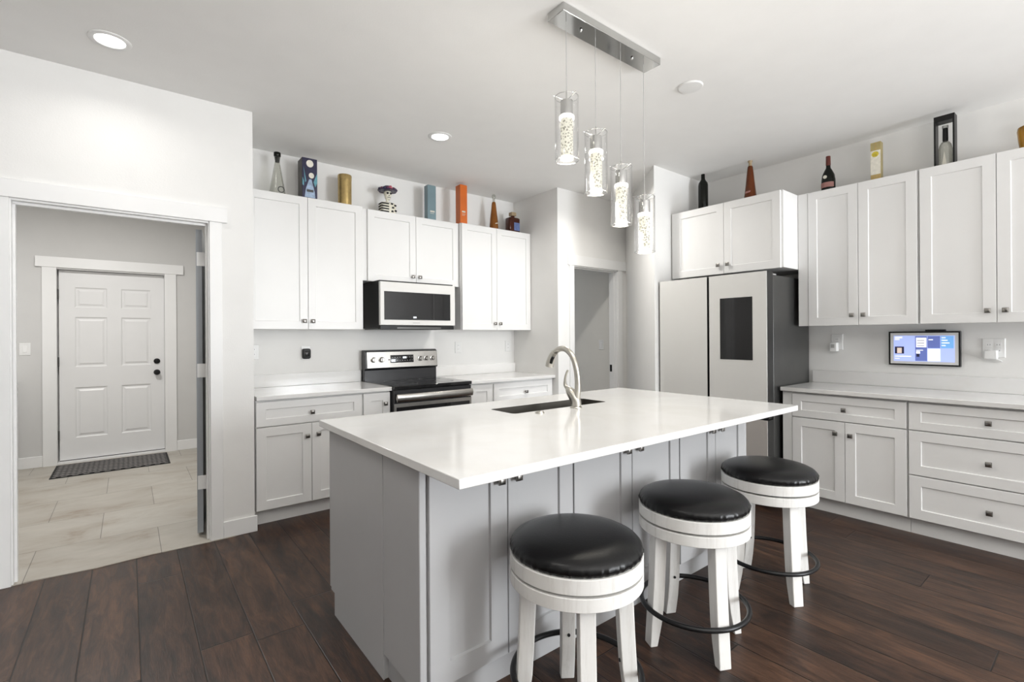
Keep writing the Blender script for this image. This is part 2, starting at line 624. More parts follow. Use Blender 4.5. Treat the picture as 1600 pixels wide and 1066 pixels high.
mb = MB().box(-7.1, 4.9, -5.15, YL - 0.006, -0.06, 0)
mb.box(0.56, 3.64, YL - 0.006, 4.56, -0.06, 0)
struct('floor', mb, M['floor'], 'dark brown hand-scraped wood plank floor')
edge = [(-0.62, 3.712), (-0.498, 3.706), (-0.43, 3.716), (-0.30, 3.70), (-0.151, 3.684), (0.0, 3.694), (0.116, 3.700), (0.28, 3.694), (0.399, 3.690), (0.56, 3.69)]
LX = 0.84
mb = MB().prism(edge + [(0.56, 4.58), (LX, 4.58), (LX, 7.1), (-1.9, 7.1), (-1.9, 3.83), (-0.62, 3.83)], -0.05, 0.004)
struct('floor_laundry', mb, M['tile'], 'beige stone-look tile floor of the laundry room')
mb = MB().prism([(3.63, 3.68), (4.9, 3.68), (4.9, 5.3), (3.63, 5.3)], -0.06, 0.0)
struct('floor_pantry', mb, M['floor'], 'dark wood floor inside the pantry')
struct('ceiling', MB().box(-7.1, 4.9, -5.15, 4.56, CZ, CZ + 0.1), M['ceiling'], 'flat off-white ceiling')
struct('ceiling_laundry', MB().box(-1.95, 0.95, 4.56, 7.15, 2.85, 2.95).box(-1.95, 0.56, 3.83, 4.56, 2.85, 2.95), M['ceiling'], 'laundry room ceiling')

# wall with the doorway to the laundry (room-side plane y = YL), opening x -0.497..0.418, z 0..2.081
mb = MB().box(-7.1, -0.509, YL, 3.83, 0, CZ).box(0.430, 0.675, YL, 3.83, 0, CZ).box(-0.509, 0.430, YL, 3.83, 2.093, CZ)
mb.box(0.56, 0.675, 3.83, YA, 0, CZ)
struct('wall_left', mb, M['wall'], 'white wall with the laundry doorway')
struct('wall_range', MB().box(0.56, 3.65, YA, 4.56, 0, CZ), M['wall'], 'white wall behind the range')
# pantry wall: opening x 3.741..4.46, z 0..2.074
mb = MB().box(XC, 3.729, YR, 3.80, 0, CZ).box(4.472, 4.613, YR, 3.80, 0, CZ).box(3.729, 4.472, YR, 3.80, 2.086, CZ)
mb.box(XC, 3.63, 3.80, YA, 0, CZ)
struct('wall_pantry', mb, M['wall'], 'white wall with the pantry doorway')
struct('wall_side', MB().prism([(3.754, YS), (4.628, YS), (4.76, YS), (4.76, YR), (4.613, YR)], 0, CZ), M['wall'],
       'angled white wall between the pantry door and the fridge')
struct('wall_right', MB().box(XB, 4.76, -5.0, YS, 0, CZ), M['wall'], 'white wall behind the right-hand cabinets')
mb = MB().box(4.60, 4.76, 3.80, 5.2, 0, CZ).box(3.63, 4.60, 5.1, 5.2, 0, CZ)
mb.box(3.63, 4.60, 3.80, 5.1, 2.6, 2.7)
struct('wall_pantry_inner', mb, M['pantry_wall'], 'grey wall inside the pantry')
# laundry room
mb = MB().box(-1.95, -0.612, 6.955, 7.15, 0, 2.9).box(0.362, 0.95, 6.955, 7.15, 0, 2.9).box(-0.612, 0.362, 6.955, 7.15, 2.085, 2.9)
mb.box(-0.612, 0.362, 7.10, 7.15, 0, 2.085)
mb.box(-1.95, -1.83, 3.83, 6.955, 0, 2.9).box(LX, 0.95, 4.56, 6.955, 0, 2.9)
struct('wall_laundry', mb, M['grey_wall'], 'grey painted walls of the laundry room')
# far sides of the open-plan room, behind the viewpoint, with glazed openings
mb = MB().box(-7.1, 2.95, -5.15, -5.0, 0, CZ).box(4.55, 4.76, -5.15, -5.0, 0, CZ).box(2.95, 4.55, -5.15, -5.0, 2.40, CZ).box(2.95, 4.55, -5.15, -5.0, 0, 0.10)
struct('wall_south', mb, M['wall'], 'white wall with the big window')
struct('wall_west', MB().box(-7.1, -7.0, -5.0, YL, 0, CZ), M['wall'], 'white wall at the far side of the room')


def window(name, u0, u1, z0, z1, plane, axis, muntins, label):
    m = MB()
    t = 0.05

    def bar(a0, a1, b0, b1):
        if axis == 'y':
            m.box(a0, a1, plane - 0.04, plane + 0.04, b0, b1)
        else:
            m.box(plane - 0.04, plane + 0.04, a0, a1, b0, b1)
    bar(u0, u1, z0, z0 + t)
    bar(u0, u1, z1 - t, z1)
    bar(u0, u0 + t, z0 + t, z1 - t)
    bar(u1 - t, u1, z0 + t, z1 - t)
    for k in range(1, muntins):
        c = u0 + (u1 - u0) * k / muntins
        bar(c - t / 2, c + t / 2, z0 + t, z1 - t)
    struct(name, m, M['trim'], label)


window('window_1', 2.95, 4.55, 0.10, 2.40, -5.09, 'y', 2, 'white frame of the big window')

# trim of the laundry doorway, room side
mb = MB().box(-0.567, -0.497, 3.698, YL, 0, 2.081).box(0.418, 0.488, 3.698, YL, 0, 2.081)
mb.box(-0.60, 0.518, 3.692, YL, 2.081, 2.179)
struct('trim_1', mb, M['trim'], 'white flat casing around the laundry doorway', 0.002)
mb = MB().box(-0.509, -0.490, YL, 3.83, 0, 2.081).box(0.411, 0.430, YL, 3.83, 0, 2.081).box(-0.490, 0.411, YL, 3.83, 2.070, 2.093)
mb.box(-0.490, -0.478, 3.745, 3.78, 0, 2.06).box(-0.490, 0.411, 3.745, 3.78, 2.055, 2.070).box(0.400, 0.411, 3.745, 3.78, 0, 2.06)
struct('trim_2', mb, M['trim'], 'white door jamb of the laundry doorway', 0.001)
# trim of the pantry doorway
mb = MB().box(3.674, 3.741, 3.665, YR, 0, 2.074).box(4.460, 4.535, 3.665, YR, 0, 2.074).box(3.650, 4.605, 3.660, YR, 2.074, 2.181)
struct('trim_3', mb, M['trim'], 'white flat casing around the pantry doorway', 0.002)
mb = MB().box(3.729, 3.747, YR, 3.80, 0, 2.070).box(4.454, 4.472, YR, 3.80, 0, 2.070).box(3.747, 4.454, YR, 3.80, 2.062, 2.086)
mb.box(4.446, 4.454, 3.72, 3.755, 0, 2.06).box(3.747, 3.755, 3.72, 3.755, 0, 2.06).box(3.755, 4.446, 3.72, 3.755, 2.052, 2.062)
mb.mat(M['trim'])
mb2 = MB().box(3.729, 3.747, YR, 3.80, 0, 2.070).box(4.454, 4.472, YR, 3.80, 0, 2.070).box(3.747, 4.454, YR, 3.80, 2.062, 2.086)
mb2.box(4.446, 4.454, 3.72, 3.755, 0, 2.06).box(3.747, 3.755, 3.72, 3.755, 0, 2.06).box(3.755, 4.446, 3.72, 3.755, 2.052, 2.062)
tr4 = struct('trim_4', mb2, M['trim'], 'white door jamb of the pantry doorway', 0.001)
tr4['_abs'] = True
tr4['_o'] = (0.0, 0.0, 0.0)
MB().box(4.4485, 4.4545, 3.757, 3.79, 0.90, 0.98).build('strike_plate', M['black'], tr4, 0.001)
# trim around the laundry back door
mb = MB().box(-0.698, -0.5868, 6.937, 6.955, 0, 2.073).box(0.3348, 0.447, 6.937, 6.955, 0, 2.073).box(-0.747, 0.518, 6.931, 6.955, 2.073, 2.182)
struct('trim_5', mb, M['trim'], 'white flat casing around the six-panel door', 0.002)
mb = MB().box(-0.612, -0.5868, 6.955, 7.08, 0, 2.060).box(0.3348, 0.362, 6.955, 7.08, 0, 2.060).box(-0.612, 0.362, 6.955, 7.08, 2.060, 2.085)
mb.box(-0.5868, 0.3348, 6.95, 7.10, 0.004, 0.022)
struct('trim_6', mb, M['trim'], 'white jamb and sill of the six-panel door', 0.001)
# baseboards
struct('baseboard_left', MB().box(0.488, 0.689, 3.697, YL, 0, 0.108), M['trim'], 'white baseboard right of the laundry doorway', 0.003)
struct('baseboard_west', MB().box(-7.0, -0.567, 3.697, YL, 0, 0.108), M['trim'], 'white baseboard left of the laundry doorway', 0.003)
mb = MB().box(-1.83, -0.698, 6.942, 6.955, 0.004, 0.118).box(0.447, LX, 6.942, 6.955, 0.004, 0.118)
struct('baseboard_laundry', mb, M['trim'], 'white baseboard beside the six-panel door', 0.003)
mb = MB().box(3.520, 3.674, 3.666, YR, 0, 0.108)
struct('baseboard_pantry', mb, M['trim'], 'white baseboard left of the pantry doorway', 0.002)


# ------------------------------------------------------------------ cabinet parts
def PF(face, plane):
    if face == '-y':
        return lambda u, v, w: (u, plane - w, v)
    if face == '-x':
        return lambda u, v, w: (plane - w, -u, v)
    return lambda u, v, w: (-u, plane + w, v)


def rect(P, u0, u1, v0, v1, w):
    return [P(u0, v0, w), P(u1, v0, w), P(u1, v1, w), P(u0, v1, w)]


def shaker_mb(face, plane, u0, u1, v0, v1, s=0.062, t=0.019, rec=0.009):
    """A door or drawer front with a flat recessed panel; front surface lies on the plane."""
    P = PF(face, plane)
    e = 0.0018
    sv = min(s, (v1 - v0) * 0.30)
    su = min(s, (u1 - u0) * 0.36)
    R = [rect(P, u0, u1, v0, v1, -t), rect(P, u0, u1, v0, v1, -e), rect(P, u0 + e, u1 - e, v0 + e, v1 - e, 0),
         rect(P, u0 + su, u1 - su, v0 + sv, v1 - sv, 0),
         rect(P, u0 + su + 0.0035, u1 - su - 0.0035, v0 + sv + 0.0035, v1 - sv - 0.0035, -rec)]
    return MB().rings(R)


def knob_mb(face, plane, u, v, k=1.0):
    P = PF(face, plane)
    m = MB()
    for prof in ([(0.0085, 0.0), (0.0065, 0.004), (0.0055, 0.016)],):
        R = []
        for r, w in prof:
            R.append([P(u + r * k * math.cos(a * PI / 6), v + r * k * math.sin(a * PI / 6), w * k) for a in range(12)])
        m.rings(R)
    R = [rect(P, u - h * k, u + h * k, v - h * k, v + h * k, w * k) for h, w in
         ((0.009, 0.013), (0.0145, 0.016), (0.0155, 0.020), (0.0145, 0.025), (0.010, 0.028))]
    m.rings(R)
    return m


def add_front(parent, kind, face, plane, u0, u1, v0, v1, mat, knob=None, s=0.062):
    d = shaker_mb(face, plane, u0, u1, v0, v1, s).build(kind, mat, parent, smooth=20)
    if knob:
        knob_mb(face, plane, *knob).build('knob', M['pewter'], d, smooth=35)
    return d


# ------------------------------------------------------------------ range-wall upper cabinets
ZT, ZB = 2.4553, 1.388
G = 0.0015
UG, BG = 'upper cabinets', 'base cabinets'


def upper_y(name_label, x0, x1, z0, z1, yf, doors, knobs, x_stile=None):
    t = thing('upper_cabinet', ((x0 + x1) / 2, YA, z0), name_label, 'cabinet', UG)
    MB().box(x0, x1, yf + 0.020, YA - 0.001, z0 + 0.004, z1).build('body', M['cab'], t, 0.001)
    for (a, b), k in zip(doors, knobs):
        add_front(t, 'door', '-y', yf, a, b, z0, z1 - 0.002, M['cab'], (k, z0 + 0.066))
    return t


upper_y('tall white two-door wall cabinet left of the microwave', 0.692, 1.6000, ZB, ZT, 4.108,
        [(0.694, 1.1445 - G), (1.1445 + G, 1.598)], (1.112, 1.177))
upper_y('short white two-door wall cabinet directly above the microwave', 1.602, 2.603, 1.8177, ZT, 4.157,
        [(1.664, 2.133 - G), (2.133 + G, 2.600)], (2.096, 2.168))
upper_y('tall white two-door wall cabinet right of the microwave', 2.6051, 3.507, ZB, ZT, 4.108,
        [(2.612, 3.041 - G), (3.041 + G, 3.505)], (3.008, 3.077))

# ------------------------------------------------------------------ range-wall base cabinets
YD = 3.7489           # door front plane
YT = 3.8213           # toe kick plane


def base_y(label, x0, x1, parts, cat='cabinet'):
    t = thing('base_cabinet', ((x0 + x1) / 2, YA, 0), label, cat, BG)
    MB().box(x0, x1, YD + 0.020, YA - 0.001, 0.108, 0.883).build('body', M['cab'], t, 0.001)
    MB().box(x0, x1, YT, YA - 0.02, 0.0, 0.108).build('toe_kick', M['cab'], t)
    for kind, a, b, v0, v1, kn in parts:
        add_front(t, kind, '-y', YD, a, b, v0, v1, M['cab'], kn)
    return t


base_y('white base cabinet with drawer over two doors against the doorway wall', 0.692, 1.447,
       [('drawer', 0.694, 1.444, 0.697, 0.870, (1.066, 0.772)),
        ('door', 0.694, 1.0635 - G, 0.114, 0.690, (1.030, 0.600)),
        ('door', 1.0635 + G, 1.444, 0.114, 0.690, (1.108, 0.606))])
base_y('narrow white base cabinet left of the range', 1.448, 1.684,
       [('door', 1.458, 1.681, 0.114, 0.872, (1.636, 0.782))])
base_y('narrow white base cabinet right of the range', 2.455, 2.716,
       [('door', 2.470, 2.714, 0.114, 0.870, (2.506, 0.60))])
base_y('white base cabinet with a wide drawer in the corner by the pantry', 2.717, 3.507,
       [('drawer', 2.733, 3.484, 0.690, 0.868, (3.124, 0.768)),
        ('door', 2.733, 3.108 - G, 0.114, 0.683, (3.07, 0.60)),
        ('door', 3.108 + G, 3.484, 0.114, 0.683, (3.146, 0.60))])


def slab(label, poly, z0, z1, name='countertop', cat='countertop', group=None, splash=None):
    xs = [p[0] for p in poly]
    ys = [p[1] for p in poly]
    t = thing(name, (sum(xs) / len(xs), sum(ys) / len(ys), z0), label, cat, group)
    MB().prism(poly, z0, z1).build('slab', M['quartz'], t, 0.003)
    if splash:
        MB().box(*splash).build('backsplash', M['quartz'], t, 0.002)
    return t


slab('white quartz countertop left of the range', [(0.692, 3.7247), (1.688, 3.7247), (1.688, YA - 0.001), (0.692, YA - 0.001)],
     0.884, 0.914, splash=(0.692, 1.688, YA - 0.021, YA - 0.001, 0.9145, 1.017))
slab('white quartz countertop right of the range', [(2.449, 3.7247), (3.509, 3.7247), (3.509, YA - 0.001), (2.449, YA - 0.001)],
     0.884, 0.914, splash=(2.449, 3.509, YA - 0.021, YA - 0.001, 0.9145, 1.017))

# ------------------------------------------------------------------ range
t = thing('range', (2.068, YA, 0), 'black and stainless freestanding electric range between the base cabinets', 'stove')
RX0, RX1 = 1.690, 2.444
MB().box(RX0, RX1, 3.735, 4.36, 0.03, 0.890).build('body', M['ovenenamel'], t, 0.002)
ck = MB().box(RX0 + 0.001, RX1 - 0.001, 3.690, 4.335, 0.891, 0.920).build('cooktop', M['blackglass'], t, 0.005)
for bx, by, br in ((1.88, 3.87, 0.105), (2.26, 3.87, 0.085), (1.88, 4.15, 0.075), (2.26, 4.15, 0.10), (2.07, 4.20, 0.05)):
    MB().lathe([(br, 0), (br, 0.0006), (br - 0.004, 0.0006), (br - 0.004, 0)], (bx, by, 0.9203), 40, cap0=False, cap1=False).build('burner_ring', M['darkmark'], ck)
dr = MB().box(RX0 + 0.004, RX1 - 0.004, 3.700, 3.733, 0.19, 0.885).build('oven_door', M['ovenenamel'], t, 0.003)
m = MB().box(RX0 + 0.004, RX1 - 0.004, 3.697, 3.7005, 0.745, 0.775).box(RX0 + 0.004, RX0 + 0.022, 3.697, 3.7005, 0.20, 0.745).box(RX1 - 0.022, RX1 - 0.004, 3.697, 3.7005, 0.20, 0.745).box(RX0 + 0.004, RX1 - 0.004, 3.697, 3.7005, 0.19, 0.20)
m.build('door_trim', M['steel'], dr)
MB().box(RX0 + 0.022, RX1 - 0.022, 3.698, 3.7003, 0.20, 0.745).build('window', M['blackglass'], dr)
# broad flat bar handle, slightly bowed
R = []
for k in range(13):
    f = k / 12
    x = RX0 + 0.012 + f * (RX1 - RX0 - 0.024)
    bow = -0.012 * math.sin(PI * f)
    R.append([(x, 3.655 + bow + dy, 0.823 + dz) for dy, dz in ((0.012, -0.034), (0.0, -0.026), (-0.006, 0.0), (0.0, 0.026), (0.012, 0.034), (0.020, 0.0))])
h = MB().rings(R)
h.box(RX0 + 0.014, RX0 + 0.045, 3.665, 3.701, 0.805, 0.842).box(RX1 - 0.045, RX1 - 0.014, 3.665, 3.701, 0.805, 0.842)
h.build('handle', M['steel'], dr, 0.002, smooth=50)
MB().box(RX0 + 0.004, RX1 - 0.004, 3.702, 3.733, 0.035, 0.18).build('drawer', M['steel'], t, 0.003)
bg = MB().prism([(4.335, 0.905), (4.40, 0.905), (4.40, 1.200), (4.345, 1.200), (4.322, 1.185), (4.305, 1.030), (4.335, 1.015)], RX0 + 0.004, RX1 - 0.004, 'x').build('backguard', M['ovenenamel'], t, 0.003)
# sloping stainless control panel
MB().prism([(4.3035, 1.036), (4.3195, 1.183), (4.324, 1.183), (4.308, 1.036)], RX0 + 0.022, RX1 - 0.008, 'x').build('control_panel', M['steel'], bg, 0.001)


def on_panel(x, z, out):
    f = (z - 1.036) / (1.183 - 1.036)
    return (x, 4.3035 + 0.016 * f - out, z)


m = MB()
R = []
for dx, z0, z1, o in ((0.118, 1.078, 1.150, 0.0), (0.118, 1.078, 1.150, 0.004), (0.114, 1.082, 1.146, 0.0055)):
    R.append([on_panel(2.058 - dx, z0, o), on_panel(2.058 + dx, z0, o), on_panel(2.058 + dx, z1, o), on_panel(2.058 - dx, z1, o)])
disp = m.rings(R).build('display', M['blackglass'], bg)
for k in range(3):
    x = 2.065 + k * 0.013
    MB().box(x, x + 0.009, on_panel(x, 1.125, 0.0066)[1], on_panel(x, 1.125, 0.0050)[1], 1.117, 1.134).build('display_digit', M['digit'], disp)
for k in range(9):
    for zz in (1.098,) if 3 < k < 6 else (1.098, 1.128):
        x = 1.952 + k * 0.0255
        MB().box(x, x + 0.010, on_panel(x, zz, 0.0064)[1], on_panel(x, zz, 0.0048)[1], zz - 0.002, zz + 0.002).build('button', M['greymark'], disp)
for x in (1.772, 1.850, 2.252, 2.318, 2.388):
    c = on_panel(x, 1.112, 0)
    kn = MB().lathe([(0.027, 0), (0.027, -0.005), (0.022, -0.006), (0.021, -0.030), (0.018, -0.033)], c, 24, 'y').build('control_knob', M['steel'], bg, smooth=40)
    MB().box(x - 0.005, x + 0.005, c[1] - 0.040, c[1] - 0.032, 1.094, 1.130).build('grip', M['steel'], kn, 0.001)
MB().lathe([(0.006, 0), (0.006, -0.002)], on_panel(1.925, 1.108, 0), 12, 'y').build('indicator', M['black'], bg)

# ------------------------------------------------------------------ microwave
t = thing('microwave', (2.07, YA, 1.385), 'white-framed over-the-range microwave hanging below the short cabinet', 'microwave')
MX0, MX1 = 1.700, 2.447
MB().box(MX0 + 0.004, MX1 - 0.004, 4.012, YA - 0.002, 1.400, 1.8165).build('body', M['black'], t, 0.003)
df = MB()
P = PF('-y', 3.978)
df.rings([rect(P, MX0, MX1, 1.425, 1.802, -0.032), rect(P, MX0, MX1, 1.425, 1.802, -0.004), rect(P, MX0 + 0.004, MX1 - 0.004, 1.429, 1.798, 0),
          rect(P, 1.734, 2.397, 1.470, 1.720, 0), rect(P, 1.736, 2.395, 1.472, 1.718, -0.004)])
dd = df.build('door', M['mwwhite'], t, smooth=25)
w = MB().box(1.7365, 2.3945, 3.9800, 3.9835, 1.4725, 1.7175).build('window', M['blackglass'], dd)
for k, x in enumerate((2.012, 2.022, 2.034)):
    MB().box(x, x + 0.007, 3.9795, 3.9803, 1.489, 1.503).build('display_digit', M['digit'], w)
MB().box(2.218, 2.221, 3.9794, 3.9803, 1.474, 1.716).build('divider_line', M['darkmark'], w)
MB().box(2.005, 2.075, 3.9772, 3.9786, 1.4435, 1.4490).build('badge', M['greymark'], dd)
vn = MB().box(MX0 + 0.006, MX1 - 0.006, 3.992, 4.05, 1.388, 1.4235).build('vent_strip', M['black'], t, 0.003)
m = MB()
m.box(1.86, 2.30, 3.990, 3.9925, 1.394, 1.408)
m.build('vent_grille', M['darksteel'], vn)
MB().box(MX0 + 0.02, MX1 - 0.02, 4.05, 4.38, 1.388, 1.400).build('underside_panel', M['darksteel'], t)

# ------------------------------------------------------------------ island
IX0, IX1, IY0, IY1 = 0.7353, 3.014, 1.1798, 2.4704
SX0, SX1, SY0, SY1 = 1.582, 2.318, 1.996, 2.219       # sink cut-out
t = thing('countertop', (1.87, 1.82, 0.883), 'large white quartz island countertop with an undermount sink cut-out', 'countertop')


def rounded(x0, x1, y0, y1, r, n=5):
    pts = []
    for cx, cy, a0 in ((x1 - r, y0 + r, -PI / 2), (x1 - r, y1 - r, 0), (x0 + r, y1 - r, PI / 2), (x0 + r, y0 + r, PI)):
        for k in range(n):
            a = a0 + (PI / 2) * k / (n - 1)
            pts.append((cx + r * math.cos(a), cy + r * math.sin(a)))
    return pts


hole = rounded(SX0, SX1, SY0, SY1, 0.025)
nh = len(hole)


def hole_slab(z0, z1):
    """Top with a rounded opening: bridge the outer rectangle to the hole loop."""
    m = MB()
    outer = []
    q = nh // 4
    corners = [(IX1, IY0), (IX1, IY1), (IX0, IY1), (IX0, IY0)]
    for k in range(4):
        outer += [corners[k]] * q
    v = []
    for z in (z0, z1):
        v += [(x, y, z) for x, y in hole]
        v += [(*c, z) for c in corners]
    n1 = nh + 4
    f = []
    for base, flip in ((0, True), (n1, False)):
        for k in range(4):
            for i in range(q - 1):
                a, b = k * q + i, k * q + i + 1
                tri = (base + a, base + nh + k, base + b)
                f.append(tri if not flip else tri[::-1])
            a, b = k * q + q - 1, ((k + 1) * q) % nh
            quad = (base + a, base + nh + k, base + nh + (k + 1) % 4, base + b)
            f.append(quad if not flip else quad[::-1])
    for i in range(nh):
        j = (i + 1) % nh
        f.append((i, j, n1 + j, n1 + i))
    for k in range(4):
        j = (k + 1) % 4
        f.append((nh + k, nh + j, n1 + nh + j, n1 + nh + k))
    return m.add(v, f)


hole_slab(0.8832, 0.914).build('slab', M['quartz'], t, 0.0025)

t = thing('sink', ((SX0 + SX1) / 2, (SY0 + SY1) / 2, 0.70), 'long dark stainless undermount sink set into the island countertop', 'sink')
m = MB()
R = []
for g, z in ((0.0, 0.9128), (0.0018, 0.9128), (0.0018, 0.70), (0.014, 0.685)):
    R.append([(x, y, z) for x, y in rounded(SX0 + 0.0006 + g, SX1 - 0.0006 - g, SY0 + 0.0006 + g, SY1 - 0.0006 - g, 0.0245)])
m.rings(R, cap0=False, cap1=True)
m.build('basin', M['sinksteel'], t)
MB().lathe([(0.045, 0), (0.045, 0.003), (0.03, 0.003), (0.028, 0.001)], ((SX0 + SX1) / 2, (SY0 + SY1) / 2, 0.6855), 24).build('drain', M['steel'], t)

t = thing('island_cabinet', (1.88, 1.93, 0), 'light grey kitchen island base with paired doors facing the stools', 'cabinet')
YIF = 1.466
m = MB()
# deep sink-side half with an open well for the sink
m.prism([(0.7705, 1.7815), (2.988, 1.7815), (2.988, 2.392), (0.7705, 2.392)], 0.104, 0.66)
m.box(0.7705, 1.55, 1.7815, 2.392, 0.66, 0.883).box(2.35, 2.988, 1.7815, 2.392, 0.66, 0.883)
m.box(1.55, 2.35, 1.7815, 1.97, 0.66, 0.883).box(1.55, 2.35, 2.25, 2.392, 0.66, 0.883)
m.build('body', M['island'], t, 0.001)
MB().box(0.7725, 2.986, 1.486, 1.7795, 0.104, 0.883).build('stool_side_body', M['island'], t, 0.001)
MB().box(0.7705, 2.988, 1.785, 2.346, 0.0, 0.1035).build('toe_kick', M['island'], t)
MB().box(0.786, 2.972, 1.505, 1.7845, 0.0, 0.1035).build('toe_kick', M['island'], t)
MB().prism([(1.7815, 0.0), (2.346, 0.0), (2.346, 0.104), (2.392, 0.104), (2.392, 0.883), (1.7815, 0.883)], 0.7645, 0.7705, 'x').build('end_panel', M['island'], t, 0.001)
MB().box(0.7665, 0.7725, 1.503, 1.7800, 0.100, 0.883).build('end_panel', M['island'], t, 0.001)
MB().box(0.763, 0.790, 1.478, 1.5015, 0.0, 0.883).build('corner_post', M['island'], t, 0.004)
MB().box(2.968, 2.992, 1.467, 1.5015, 0.0, 0.883).build('corner_post', M['island'], t, 0.004)
for a, b, kn in ((0.795, 1.128, 1.088), (1.132, 1.480, 1.170), (1.488, 1.875, 1.832), (1.879, 2.266, 1.922), (2.276, 2.626, 2.578), (2.630, 2.966, 2.672)):
    add_front(t, 'door', '-y', YIF, a, b, 0.114, 0.868, M['island'], (kn, 0.783), s=0.078)
for a, b, kn in ((0.772, 1.14, 1.10), (1.144, 1.51, 1.18), (1.515, 1.935, 1.90), (1.939, 2.36, 1.98), (2.365, 2.67, 2.63), (2.674, 2.985, 2.71)):
    add_front(t, 'door', '+y', 2.4325, -b, -a, 0.106, 0.868, M['island'], (-kn, 0.775), s=0.062)
MB().box(0.7705, 2.988, 2.3925, 2.413, 0.106, 0.883).build('face_frame', M['island'], t, 0.001)

# faucet: swooping body, gooseneck, pull-down head, side lever
t = thing('faucet', (1.988, 1.942, 0.914), 'brushed nickel gooseneck faucet rising beside the island sink', 'faucet')
MB().lathe([(0.034, 0), (0.034, 0.004), (0.030, 0.008)], (1.988, 1.942, 0.9142), 28).build('base_ring', M['nickel'], t)


def smooth_path(pts, n=8):
    """Catmull-Rom through the points (position + radius)."""
    out = []
    P_ = [pts[0]] + list(pts) + [pts[-1]]
    for i in range(1, len(P_) - 2):
        for k in range(n):
            s = k / n
            out.append(tuple(0.5 * (2 * b + (c - a) * s + (2 * a - 5 * b + 4 * c - d) * s * s + (3 * b - a - 3 * c + d) * s ** 3)
                             for a, b, c, d in zip(P_[i - 1], P_[i], P_[i + 1], P_[i + 2])))
    out.append(tuple(pts[-1]))
    return out


def spline_tube(pts, n=16, k=8):
    q = smooth_path(pts, k)
    return MB().tube([p[:3] for p in q], [p[3] for p in q], n)


spline_tube([(1.988, 1.942, 0.9225, 0.029), (1.988, 1.945, 0.950, 0.0305), (1.984, 1.958, 0.980, 0.030), (1.976, 1.980, 1.008, 0.024), (1.972, 1.995, 1.026, 0.013)]).build('body', M['nickel'], t, smooth=60)
spline_tube([(1.988, 1.936, 0.965, 0.019), (1.988, 1.928, 1.02, 0.0175), (1.987, 1.928, 1.08, 0.0165), (1.986, 1.940, 1.15, 0.0165), (1.986, 1.970, 1.208, 0.0165),
             (1.986, 2.020, 1.243, 0.0165), (1.986, 2.075, 1.243, 0.0165), (1.986, 2.115, 1.222, 0.017)]).build('spout', M['nickel'], t, smooth=60)
hd = spline_tube([(1.986, 2.112, 1.224, 0.0195), (1.986, 2.135, 1.198, 0.0215), (1.986, 2.152, 1.165, 0.024), (1.986, 2.160, 1.138, 0.025)]).build('spray_head', M['nickel'], t, smooth=60)
MB().tube([(1.974, 2.112, 1.196), (1.973, 2.124, 1.178), (1.972, 2.131, 1.158)], [0.009, 0.010, 0.009], 10).build('spray_button', M['black'], hd)
spline_tube([(1.972, 1.982, 1.018, 0.013), (1.968, 2.005, 1.035, 0.011), (1.966, 2.006, 1.070, 0.0075), (1.967, 1.998, 1.100, 0.0065), (1.968, 1.985, 1.125, 0.006)], 12).build('lever', M['nickel'], t, smooth=60)
tag(MB().lathe([(0.024, 0), (0.024, 0.004), (0.019, 0.010), (0.015, 0.011)], (1.700, 1.925, 0.9142), 24, ).build('soap_hole_cover', M['nickel'], org=(1.700, 1.925, 0.9142)),
    'small round nickel button cap on the island countertop in front of the sink', 'cap')

# ------------------------------------------------------------------ right-hand wall: base cabinets, counter, uppers
XD, XT, XC_ = 4.0133, 4.0821, 3.9838
BX1 = XB - 0.001


def base_x(label, y0, y1, parts, filler=None):
    t = thing('base_cabinet', (XB, (y0 + y1) / 2, 0), label, 'cabinet', BG)
    MB().box(XD + 0.020, BX1, y0, y1, 0.108, 0.883).build('body', M['cab'], t, 0.001)
    MB().box(XT, BX1 - 0.02, y0, y1, 0.0, 0.108).build('toe_kick', M['cab'], t)
    if filler:
        MB().box(XD + 0.004, XD + 0.0195, filler[0], filler[1], 0.108, 0.883).build('filler_strip', M['cab'], t, 0.001)
    for kind, a, b, v0, v1, kn in parts:
        add_front(t, kind, '-x', XD, -b, -a, v0, v1, M['cab'], (-kn[0], kn[1]))
    return t


base_x('white base cabinet with one drawer over two doors beside the fridge', 0.908, 1.684,
       [('drawer', 0.913, 1.613, 0.694, 0.868, (1.266, 0.778)),
        ('door', 1.264 + G, 1.613, 0.116, 0.687, (1.320, 0.604)),
        ('door', 0.913, 1.264 - G, 0.116, 0.687, (1.227, 0.600))], filler=(1.616, 1.683))
base_x('white three-drawer base cabinet below the wall tablet', 0.137, 0.906,
       [('drawer', 0.142, 0.901, 0.694, 0.868, (0.522, 0.784)),
        ('drawer', 0.142, 0.901, 0.402, 0.687, (0.522, 0.541)),
        ('drawer', 0.142, 0.901, 0.116, 0.395, (0.520, 0.252))])
slab('white quartz countertop along the right-hand wall', [(XC_, 0.10), (BX1, 0.10), (BX1, 1.688), (XC_, 1.688)], 0.884, 0.914,
     splash=(BX1 - 0.021, BX1, 0.10, 1.688, 0.9145, 1.017))
XU = 4.2916


def upper_x(label, y0, y1, z0, xf, doors, filler=None):
    t = thing('upper_cabinet', (XB, (y0 + y1) / 2, z0), label, 'cabinet', UG)
    MB().box(xf + 0.020, BX1, y0, y1, z0 + 0.004, ZT).build('body', M['cab'], t, 0.001)
    if filler:
        MB().box(xf + 0.004, xf + 0.0195, filler[0], filler[1], z0, ZT).build('filler_strip', M['cab'], t, 0.001)
    for a, b, kn in doors:
        add_front(t, 'door', '-x', xf, -b, -a, z0, ZT - 0.002, M['cab'], (-kn, z0 + 0.076))
    return t


